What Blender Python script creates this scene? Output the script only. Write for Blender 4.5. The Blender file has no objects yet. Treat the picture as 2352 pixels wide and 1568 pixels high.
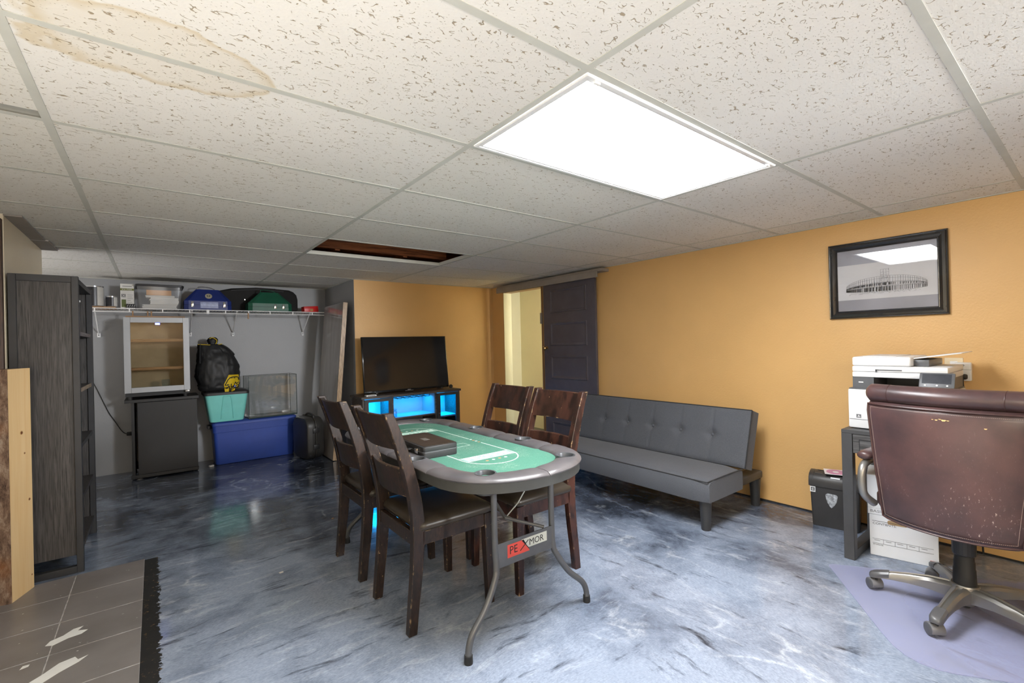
import bpy, bmesh, math, random
from mathutils import Vector, Matrix, noise
from mathutils.bvhtree import BVHTree
random.seed(7)
SC = bpy.context.scene
COL = SC.collection
H = 2.005                       # ceiling height
V = Vector
PI = math.pi

# ------------------------------------------------------------------ camera
cam = bpy.data.cameras.new('camera'); cam_ob = bpy.data.objects.new('camera', cam); COL.objects.link(cam_ob)
cam.sensor_width = 36; cam.lens = 16.2285; cam.clip_start = .02; cam.clip_end = 60
_r, _u, _f = V((.790279, -.612298, -.023451)), V((.017097, -.016222, .999722)), V((.612509, .79046, .002351))
cam_ob.matrix_world = Matrix(((_r.x, _u.x, -_f.x, -.95829), (_r.y, _u.y, -_f.y, -.86607), (_r.z, _u.z, -_f.z, 1.25346), (0, 0, 0, 1)))
SC.camera = cam_ob

# ------------------------------------------------------------------ world, light, exposure
w = bpy.data.worlds.new('world'); SC.world = w; w.use_nodes = True
w.node_tree.nodes['Background'].inputs[0].default_value = (.8, .85, 1, 1)
w.node_tree.nodes['Background'].inputs[1].default_value = .02
SC.view_settings.view_transform = 'Standard'; SC.view_settings.look = 'None'
SC.view_settings.gamma = 1; SC.view_settings.use_curve_mapping = False
SC.view_settings.exposure = 1.25
PANEL_STRENGTH = 17.0            # the lit diffuser of the ceiling panels
def area(name, loc, rot, sx, sy, power, col):
    l = bpy.data.lights.new(name, 'AREA'); l.shape = 'RECTANGLE'; l.size = sx; l.size_y = sy; l.energy = power; l.color = col
    o = bpy.data.objects.new(name, l); o.location = loc; o.rotation_euler = rot; COL.objects.link(o); return o
area('hall_lamp', (2.93, 2.5, 1.45), (math.radians(90), 0, math.radians(-38)), .3, .6, 15, (1, .95, .78))
area('alcove_fill', (-3.0, 4.1, .5), (PI, 0, 0), 1, 1.2, 13, (1, .97, .95))  # added unseen uplight that brightens the alcove ceiling
area('led_light_left', (.955, 4.08, .66), (0, 0, 0), .16, .2, 4.2, (0, .40, 1))
area('led_light_middle', (1.355, 4.10, .66), (0, 0, 0), .46, .2, 2.3, (0, .40, 1))
area('led_light_right', (1.765, 4.08, .66), (0, 0, 0), .16, .2, 4.2, (0, .40, 1))

# added fill lights out of view: two aimed up at the ceiling, one spot
area('bounce_fill', (-1.0, -2.6, 1.30), (PI, 0, 0), 1.4, 1.4, 62, (1, .965, .91))
area('side_bounce_fill', (-1.45, -.35, .5), (PI, 0, 0), .6, 1.5, 10.5, (1, .965, .92))
sp = bpy.data.lights.new('alcove_fill_spot', 'SPOT'); sp.energy = 330; sp.color = (.95, .97, 1); sp.spot_size = math.radians(35); sp.spot_blend = .8; sp.shadow_soft_size = .30
so = bpy.data.objects.new('alcove_fill_spot', sp); so.location = (1.5, -2.7, 1.75); COL.objects.link(so)
so.rotation_euler = (V((-.75, 5.2, 1.0)) - V(so.location)).to_track_quat('-Z', 'Y').to_euler()
# ------------------------------------------------------------------ materials
def nm(name):
    m = bpy.data.materials.new(name); m.use_nodes = True
    nt = m.node_tree; return m, nt, nt.nodes['Principled BSDF']
def N(nt, t, **k):
    n = nt.nodes.new(t)
    for a, b in k.items():
        if a.startswith('i_'):
            key = a[2:]; n.inputs[int(key) if key.isdigit() else key.replace('_', ' ')].default_value = b
        else: setattr(n, a, b)
    return n
def L(nt, a, b): nt.links.new(a, b)
def ramp(nt, fac, stops, interp='LINEAR'):
    r = N(nt, 'ShaderNodeValToRGB'); r.color_ramp.interpolation = interp
    e = r.color_ramp.elements
    while len(e) < len(stops): e.new(.5)
    for x, (p, c) in zip(e, stops):
        x.position = p; x.color = c if len(c) == 4 else (*c, 1)
    L(nt, fac, r.inputs[0]); return r.outputs[0]
def mixc(nt, fac, a, b, mode='MIX'):
    n = N(nt, 'ShaderNodeMix', data_type='RGBA', blend_type=mode)
    for s, v in ((n.inputs[0], fac), (n.inputs[6], a), (n.inputs[7], b)):
        if hasattr(v, 'is_linked'): L(nt, v, s)
        else: s.default_value = v if not isinstance(v, tuple) or len(v) == 4 else (*v, 1)
    return n.outputs[2]
def math_(nt, op, a, b=None, c=None):
    n = N(nt, 'ShaderNodeMath', operation=op)
    for s, v in zip(n.inputs, (a, b, c)):
        if v is None: continue
        if hasattr(v, 'is_linked'): L(nt, v, s)
        else: s.default_value = v
    return n.outputs[0]
def coords(nt, kind='Object', scale=(1, 1, 1), rot=(0, 0, 0), loc=(0, 0, 0)):
    if kind == 'World': src = N(nt, 'ShaderNodeNewGeometry').outputs['Position']
    else: src = N(nt, 'ShaderNodeTexCoord').outputs[kind]
    m = N(nt, 'ShaderNodeMapping'); m.inputs['Scale'].default_value = scale; m.inputs['Rotation'].default_value = rot; m.inputs['Location'].default_value = loc
    L(nt, src, m.inputs[0]); return m.outputs[0]
def tex(nt, vec, scale, detail=4, rough=.55, dist=0):
    n = N(nt, 'ShaderNodeTexNoise'); n.inputs['Scale'].default_value = scale; n.inputs['Detail'].default_value = detail
    n.inputs['Roughness'].default_value = rough; n.inputs['Distortion'].default_value = dist
    L(nt, vec, n.inputs['Vector']); return n.outputs[0]
def bump(nt, p, h, strength, dist=.002):
    b = N(nt, 'ShaderNodeBump'); b.inputs['Strength'].default_value = strength; b.inputs['Distance'].default_value = dist
    L(nt, h, b.inputs['Height']); L(nt, b.outputs[0], p.inputs['Normal']); return b
def plain(name, col, rough=.5, metal=0, var=.12, vscale=8, bmp=0, bscale=200, coat=0, spec=.5, coord='Object'):
    """a plain surface with a slight tonal variation and optional fine relief"""
    m, nt, p = nm(name)
    v = coords(nt, coord); t = tex(nt, v, vscale)
    dark = tuple(c * (1 - var) for c in col); light = tuple(min(1, c * (1 + var)) for c in col)
    L(nt, ramp(nt, t, [(.3, dark), (.7, light)]), p.inputs['Base Color'])
    p.inputs['Roughness'].default_value = rough; p.inputs['Metallic'].default_value = metal
    p.inputs['Coat Weight'].default_value = coat; p.inputs['Specular IOR Level'].default_value = spec
    if bmp: bump(nt, p, tex(nt, v, bscale, 2), bmp)
    return m
def emit(name, col, s):
    m, nt, p = nm(name); p.inputs['Base Color'].default_value = (*col, 1)
    p.inputs['Emission Color'].default_value = (*col, 1); p.inputs['Emission Strength'].default_value = s; return m
def glass(name, tint=(1, 1, 1), ior=1.5, extra=0., rough=0., haze=0.):
    """thin clear pane: what is behind shows through, the Fresnel share mirrors the room"""
    m, nt, p = nm(name); nt.nodes.remove(p)
    out = nt.nodes['Material Output']
    tr = N(nt, 'ShaderNodeBsdfTransparent'); tr.inputs[0].default_value = (*tint, 1)
    gl = N(nt, 'ShaderNodeBsdfGlossy'); gl.inputs['Roughness'].default_value = rough
    fr = N(nt, 'ShaderNodeFresnel'); fr.inputs[0].default_value = ior
    bf = N(nt, 'ShaderNodeNewGeometry').outputs['Backfacing']
    f = math_(nt, 'MULTIPLY', math_(nt, 'ADD', fr.outputs[0], extra), math_(nt, 'SUBTRACT', 1, bf))
    mx = N(nt, 'ShaderNodeMixShader'); L(nt, f, mx.inputs[0]); L(nt, tr.outputs[0], mx.inputs[1]); L(nt, gl.outputs[0], mx.inputs[2])
    last = mx
    if haze:
        df = N(nt, 'ShaderNodeBsdfDiffuse'); df.inputs[0].default_value = (*tint, 1)
        m2 = N(nt, 'ShaderNodeMixShader'); m2.inputs[0].default_value = haze
        L(nt, mx.outputs[0], m2.inputs[1]); L(nt, df.outputs[0], m2.inputs[2]); last = m2
    L(nt, last.outputs[0], out.inputs[0]); return m

def wood(name, dark, light, scale=(1, 1, 1), freq=14, rough=.5, bmp=.15, axis_stretch=.06, along='Z', wear=0, wearcol=(.55, .36, .18), coat=0):
    m, nt, p = nm(name)
    s = {'X': (axis_stretch, 1, 1), 'Y': (1, axis_stretch, 1), 'Z': (1, 1, axis_stretch)}[along]
    v = coords(nt, 'Object', s)
    g = tex(nt, v, freq * 3, 6, .65, .6); fine = tex(nt, v, freq * 14, 3, .6)
    c = ramp(nt, g, [(.32, dark), (.68, light)])
    c = mixc(nt, ramp(nt, fine, [(.45, (0, 0, 0)), (.62, (1, 1, 1))]), c, tuple(x * .62 for x in dark))
    if wear:
        geo = N(nt, 'ShaderNodeNewGeometry'); bv = N(nt, 'ShaderNodeBevel', samples=4); bv.inputs[0].default_value = .008
        d = N(nt, 'ShaderNodeVectorMath', operation='DOT_PRODUCT'); L(nt, bv.outputs[0], d.inputs[0]); L(nt, geo.outputs['Normal'], d.inputs[1])
        edge = math_(nt, 'SUBTRACT', 1, d.outputs['Value'])
        wv = coords(nt, 'World'); wn = tex(nt, wv, 26, 5, .7)
        k = ramp(nt, math_(nt, 'MULTIPLY', math_(nt, 'MULTIPLY', edge, wear), ramp(nt, wn, [(.54, (0, 0, 0)), (.72, (.85, .85, .85))])), [(.07, (0, 0, 0)), (.16, (1, 1, 1))])
        c = mixc(nt, k, c, wearcol)
        nick = ramp(nt, tex(nt, wv, 70, 2, .5), [(.735, (0, 0, 0)), (.76, (1, 1, 1))])
        c = mixc(nt, nick, c, tuple(x * .8 for x in wearcol))
    L(nt, c, p.inputs['Base Color']); p.inputs['Roughness'].default_value = rough; p.inputs['Coat Weight'].default_value = coat
    p.inputs['Coat Roughness'].default_value = .25
    if bmp: bump(nt, p, fine, bmp, .001)
    return m

def m_floor():
    m, nt, p = nm('epoxy_floor')
    w0 = coords(nt, 'World'); wn = N(nt, 'ShaderNodeTexNoise'); wn.inputs['Scale'].default_value = 1.3; wn.inputs['Detail'].default_value = 3
    L(nt, w0, wn.inputs['Vector'])
    off = N(nt, 'ShaderNodeVectorMath', operation='MULTIPLY_ADD'); L(nt, wn.outputs['Color'], off.inputs[0]); off.inputs[1].default_value = (.28, .28, 0); L(nt, w0, off.inputs[2])
    def mp(scale, rz):
        q = N(nt, 'ShaderNodeMapping'); q.inputs['Scale'].default_value = scale; q.inputs['Rotation'].default_value = (0, 0, rz); L(nt, off.outputs[0], q.inputs[0]); return q.outputs[0]
    sx = N(nt, 'ShaderNodeSeparateXYZ'); L(nt, w0, sx.inputs[0])
    # epoxy clouds, darker paint towards alcove; light on the left put into the colour
    reg = math_(nt, 'ADD', math_(nt, 'MULTIPLY', sx.outputs[0], -.11), math_(nt, 'MULTIPLY_ADD', sx.outputs[1], -.135, .26))
    cl = tex(nt, mp((1, 1, 1), .3), 1.7, 7, .62, .3); fine = tex(nt, mp((1, 1, 1), .9), 7, 6, .7, .2)
    reg = math_(nt, 'ADD', reg, math_(nt, 'ADD', math_(nt, 'MULTIPLY_ADD', cl, 1.35, -.1), math_(nt, 'MULTIPLY', fine, .42)))
    c = ramp(nt, math_(nt, 'SUBTRACT', reg, .10), [(.24, (.016, .019, .027)), (.44, (.066, .079, .110)), (.60, (.150, .182, .245)), (.84, (.285, .335, .43))])
    # brush strokes: across the room in the back, along it on the desk side
    side = ramp(nt, math_(nt, 'ADD', math_(nt, 'ADD', math_(nt, 'MULTIPLY', sx.outputs[0], .35), math_(nt, 'MULTIPLY', sx.outputs[1], -.25)), math_(nt, 'MULTIPLY', cl, .6)), [(.30, (0, 0, 0)), (.48, (1, 1, 1))])
    def strokes(sc_, det, ph):
        u, v = tex(nt, mp((1.5, 8, 1), .06 + ph), sc_, det, .66, .15), tex(nt, mp((7, 1.6, 1), -.10 + ph), sc_, det, .66, .15)
        return mixc(nt, side, u, v)
    w1 = strokes(2.5, 6, 0); d1 = strokes(1.9, 6, .13)
    c = mixc(nt, ramp(nt, w1, [(.55, (0, 0, 0)), (.76, (.6, .6, .6))]), c, (.56, .61, .69))
    c = mixc(nt, ramp(nt, d1, [(.57, (0, 0, 0)), (.70, (.9, .9, .9))]), c, (.022, .026, .036))
    vn = tex(nt, mp((1, 1, 1), .9), 1.0, 4, .55, .3)
    band = math_(nt, 'ABSOLUTE', math_(nt, 'SUBTRACT', vn, .5))
    vm = math_(nt, 'MULTIPLY', ramp(nt, band, [(.0, (1, 1, 1)), (.013, (0, 0, 0))]), ramp(nt, tex(nt, w0, 1.7, 3), [(.53, (0, 0, 0)), (.61, (.6, .6, .6))]))
    vm = math_(nt, 'MULTIPLY', vm, ramp(nt, tex(nt, w0, 30, 4, .7), [(.38, (.05, .05, .05)), (.58, (1, 1, 1))]))
    c = mixc(nt, vm, c, (.60, .64, .70))
    sp = mixc(nt, side, tex(nt, mp((1, 2.4, 1), .06), 60, 4, .8), tex(nt, mp((2.4, 1, 1), -.1), 60, 4, .8))
    c = mixc(nt, .4, c, mixc(nt, 1, c, ramp(nt, sp, [(.36, (.5, .5, .51)), (.64, (1.45, 1.45, 1.45))]), 'MULTIPLY'))
    # the unpainted black strip beside the hearth tiles
    ed = math_(nt, 'ADD', sx.outputs[0], math_(nt, 'MULTIPLY', tex(nt, w0, 30, 4, .7), .09))
    strip = math_(nt, 'MULTIPLY', math_(nt, 'LESS_THAN', ed, -.915), math_(nt, 'LESS_THAN', sx.outputs[1], 2.70))
    sc = mixc(nt, ramp(nt, tex(nt, w0, 40, 4, .7), [(.6, (0, 0, 0)), (.68, (1, 1, 1))]), (.012, .012, .012), (.16, .10, .045))
    c = mixc(nt, strip, c, sc)
    L(nt, c, p.inputs['Base Color'])
    rg = tex(nt, w0, 7, 4); L(nt, math_(nt, 'ADD', ramp(nt, rg, [(.3, (.07, .07, .07)), (.75, (.17, .17, .17))]), math_(nt, 'MULTIPLY', strip, .5)), p.inputs['Roughness'])
    p.inputs['Specular IOR Level'].default_value = .5
    bump(nt, p, tex(nt, w0, 55, 3), .045, .003)
    return m

def m_wall(name, col, tex_s=.24, var=.05):
    m, nt, p = nm(name); w0 = coords(nt, 'World')
    t = tex(nt, w0, 1.6, 4)
    L(nt, ramp(nt, t, [(.3, tuple(c * (1 - var) for c in col)), (.7, tuple(c * (1 + var) for c in col))]), p.inputs['Base Color'])
    p.inputs['Roughness'].default_value = .42
    b = math_(nt, 'ADD', tex(nt, w0, 85, 2, .5), math_(nt, 'MULTIPLY', tex(nt, w0, 260, 2), .3))
    bump(nt, p, b, tex_s, .004); return m

def m_tile_ceiling():
    m, nt, p = nm('acoustic_tile'); w0 = coords(nt, 'World', (.75, 1.15, 1))
    a = tex(nt, w0, 60, .6, .5, .25); msk = tex(nt, w0, 57, 0, .5)
    band = math_(nt, 'ABSOLUTE', math_(nt, 'SUBTRACT', a, .5))
    worm = math_(nt, 'MULTIPLY', ramp(nt, band, [(.014, (1, 1, 1)), (.034, (0, 0, 0))]), ramp(nt, msk, [(.60, (0, 0, 0)), (.63, (.8, .8, .8))]))
    vo = N(nt, 'ShaderNodeTexVoronoi'); vo.inputs['Scale'].default_value = 150; L(nt, w0, vo.inputs['Vector'])
    sepc = N(nt, 'ShaderNodeSeparateColor'); L(nt, vo.outputs['Color'], sepc.inputs[0])
    pin = math_(nt, 'MULTIPLY', ramp(nt, vo.outputs['Distance'], [(.10, (1, 1, 1)), (.20, (0, 0, 0))]), math_(nt, 'GREATER_THAN', sepc.outputs[0], .45))
    holes = math_(nt, 'MAXIMUM', worm, math_(nt, 'MULTIPLY', pin, .6))
    tone = ramp(nt, tex(nt, w0, 1.1, 3), [(.3, (.76, .735, .69)), (.7, (.82, .80, .76))])
    # rusty water stains near the first cross joint
    st = tex(nt, coords(nt, 'World', (1, 1, 1)), 3.1, 4, .6)
    ds = N(nt, 'ShaderNodeVectorMath', operation='DISTANCE'); L(nt, coords(nt, 'World', (1, 1.6, 0)), ds.inputs[0]); ds.inputs[1].default_value = (-.93, .98, 0)
    sd = math_(nt, 'ADD', ds.outputs['Value'], math_(nt, 'MULTIPLY', math_(nt, 'SUBTRACT', st, .5), .35))
    inside = ramp(nt, sd, [(.20, (.16, .16, .16)), (.245, (.55, .55, .55)), (.26, (0, 0, 0))])
    tone = mixc(nt, N(nt, 'ShaderNodeObjectInfo').outputs['Random'], tone, mixc(nt, 1, tone, (.93, .93, .90), 'MULTIPLY'))
    c = mixc(nt, inside, tone, (.56, .42, .20))
    c = mixc(nt, holes, c, (.27, .195, .105))
    L(nt, c, p.inputs['Base Color']); p.inputs['Roughness'].default_value = .9; p.inputs['Specular IOR Level'].default_value = .2
    hh = math_(nt, 'SUBTRACT', math_(nt, 'MULTIPLY', tex(nt, w0, 130, 3), .5), holes)
    bump(nt, p, hh, .5, .003); return m

def m_hearth():
    m, nt, p = nm('painted_hearth_tile'); w0 = coords(nt, 'World')
    c = ramp(nt, tex(nt, w0, 3, 5), [(.3, (.165, .150, .145)), (.7, (.25, .23, .225))])
    sw = tex(nt, coords(nt, 'World', (1, 4, 1), (0, 0, .5)), 9, 5, .7)
    c = mixc(nt, ramp(nt, sw, [(.60, (0, 0, 0)), (.8, (.45, .45, .45))]), c, (.26, .25, .245))
    chip = tex(nt, coords(nt, 'World', (1, 1.6, 1), (0, 0, .4)), 38, 2, .5)
    c = mixc(nt, ramp(nt, chip, [(.745, (0, 0, 0)), (.755, (1, 1, 1))]), c, (.78, .77, .75))
    L(nt, c, p.inputs['Base Color']); p.inputs['Roughness'].default_value = .33; bump(nt, p, sw, .1, .002); return m

def m_bark():
    m, nt, p = nm('rough_bark'); v = coords(nt, 'World', (1, 1, .42))
    a = tex(nt, v, 34, 7, .74, .25)
    b = tex(nt, coords(nt, 'World', (1, 1, 1)), 3.2, 3)
    c = ramp(nt, a, [(.32, (.045, .024, .016)), (.5, (.23, .14, .09)), (.68, (.44, .33, .24))])
    c = mixc(nt, ramp(nt, b, [(.55, (0, 0, 0)), (.72, (.7, .7, .7))]), c, (.30, .115, .03))
    L(nt, c, p.inputs['Base Color']); p.inputs['Roughness'].default_value = .85; bump(nt, p, a, .9, .012); return m

def m_pine():
    m, nt, p = nm('fresh_pine'); v = coords(nt, 'World', (1, 1, .05))
    a = tex(nt, v, 34, 5, .6, .4)
    c = ramp(nt, a, [(.3, (.88, .59, .27)), (.7, (.95, .70, .38))])
    vo = N(nt, 'ShaderNodeTexVoronoi'); vo.inputs['Scale'].default_value = 3.6; L(nt, coords(nt, 'World', (1, 1, 1), (0, 0, 0), (.13, .0, .02)), vo.inputs['Vector'])
    c = mixc(nt, ramp(nt, vo.outputs['Distance'], [(.03, (1, 1, 1)), (.05, (.6, .6, .6)), (.075, (0, 0, 0))]), c, (.27, .10, .03))
    L(nt, c, p.inputs['Base Color']); p.inputs['Roughness'].default_value = .55; bump(nt, p, a, .12, .001); return m

def m_leather(name, col, light, rough=.36, scuff=.0):
    m, nt, p = nm(name); v = coords(nt, 'Object')
    c = ramp(nt, tex(nt, v, 5, 5, .6), [(.3, col), (.72, light)])
    if scuff:
        s = tex(nt, coords(nt, 'Object', (1, 2.0, .8), (0, .5, 0)), 70, 5, .75)
        zz = N(nt, 'ShaderNodeSeparateXYZ'); L(nt, v, zz.inputs[0])
        reg = math_(nt, 'MULTIPLY', ramp(nt, tex(nt, v, 5.2, 2), [(.47, (0, 0, 0)), (.60, (1, 1, 1))]), ramp(nt, zz.outputs[2], [(.56, (1, 1, 1)), (.66, (.12, .12, .12))]))
        c = mixc(nt, math_(nt, 'MULTIPLY', ramp(nt, s, [(.61, (0, 0, 0)), (.66, (scuff,) * 3)]), reg), c, (.60, .47, .40))
    L(nt, c, p.inputs['Base Color']); p.inputs['Roughness'].default_value = rough
    bump(nt, p, tex(nt, v, 240, 2), .12, .001); return m

def m_fabric(name, col, rough=.85):
    m, nt, p = nm(name); v = coords(nt, 'Object')
    wv = N(nt, 'ShaderNodeTexChecker'); wv.inputs['Scale'].default_value = 420; L(nt, v, wv.inputs[0])
    t = tex(nt, v, 300, 2)
    c = ramp(nt, t, [(.3, tuple(x * .72 for x in col)), (.7, tuple(x * 1.3 for x in col))])
    c = mixc(nt, ramp(nt, tex(nt, v, 3, 4), [(.4, (0, 0, 0)), (.75, (.35, .35, .35))]), c, tuple(x * 1.45 for x in col))
    L(nt, c, p.inputs['Base Color']); p.inputs['Roughness'].default_value = rough
    p.inputs['Sheen Weight'].default_value = .12; bump(nt, p, t, .3, .001); return m

def m_felt():
    m, nt, p = nm('green_felt'); v = coords(nt, 'World')
    c = ramp(nt, tex(nt, v, 260, 2), [(.3, (.038, .140, .096)), (.7, (.068, .205, .145))])
    d = math_(nt, 'MULTIPLY', ramp(nt, tex(nt, v, 7, 4), [(.5, (0, 0, 0)), (.72, (1, 1, 1))]), ramp(nt, tex(nt, v, 150, 3, .8), [(.5, (0, 0, 0)), (.66, (.8, .8, .8))]))
    c = mixc(nt, d, c, (.36, .40, .33))
    L(nt, c, p.inputs['Base Color']); p.inputs['Roughness'].default_value = .9; bump(nt, p, tex(nt, v, 400, 2), .2, .001); return m

def m_wrap():
    m, nt, p = nm('wrapped_board'); v = coords(nt, 'Object', (1, 1, .1))
    c = ramp(nt, tex(nt, v, 16, 4), [(.3, (.27, .245, .23)), (.7, (.38, .35, .33))])
    L(nt, c, p.inputs['Base Color']); p.inputs['Roughness'].default_value = .55
    p.inputs['Coat Weight'].default_value = 1; p.inputs['Coat Roughness'].default_value = .04
    bump(nt, p, tex(nt, coords(nt, 'Object', (1, 1, .3)), 18, 3), .06, .004); return m

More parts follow.
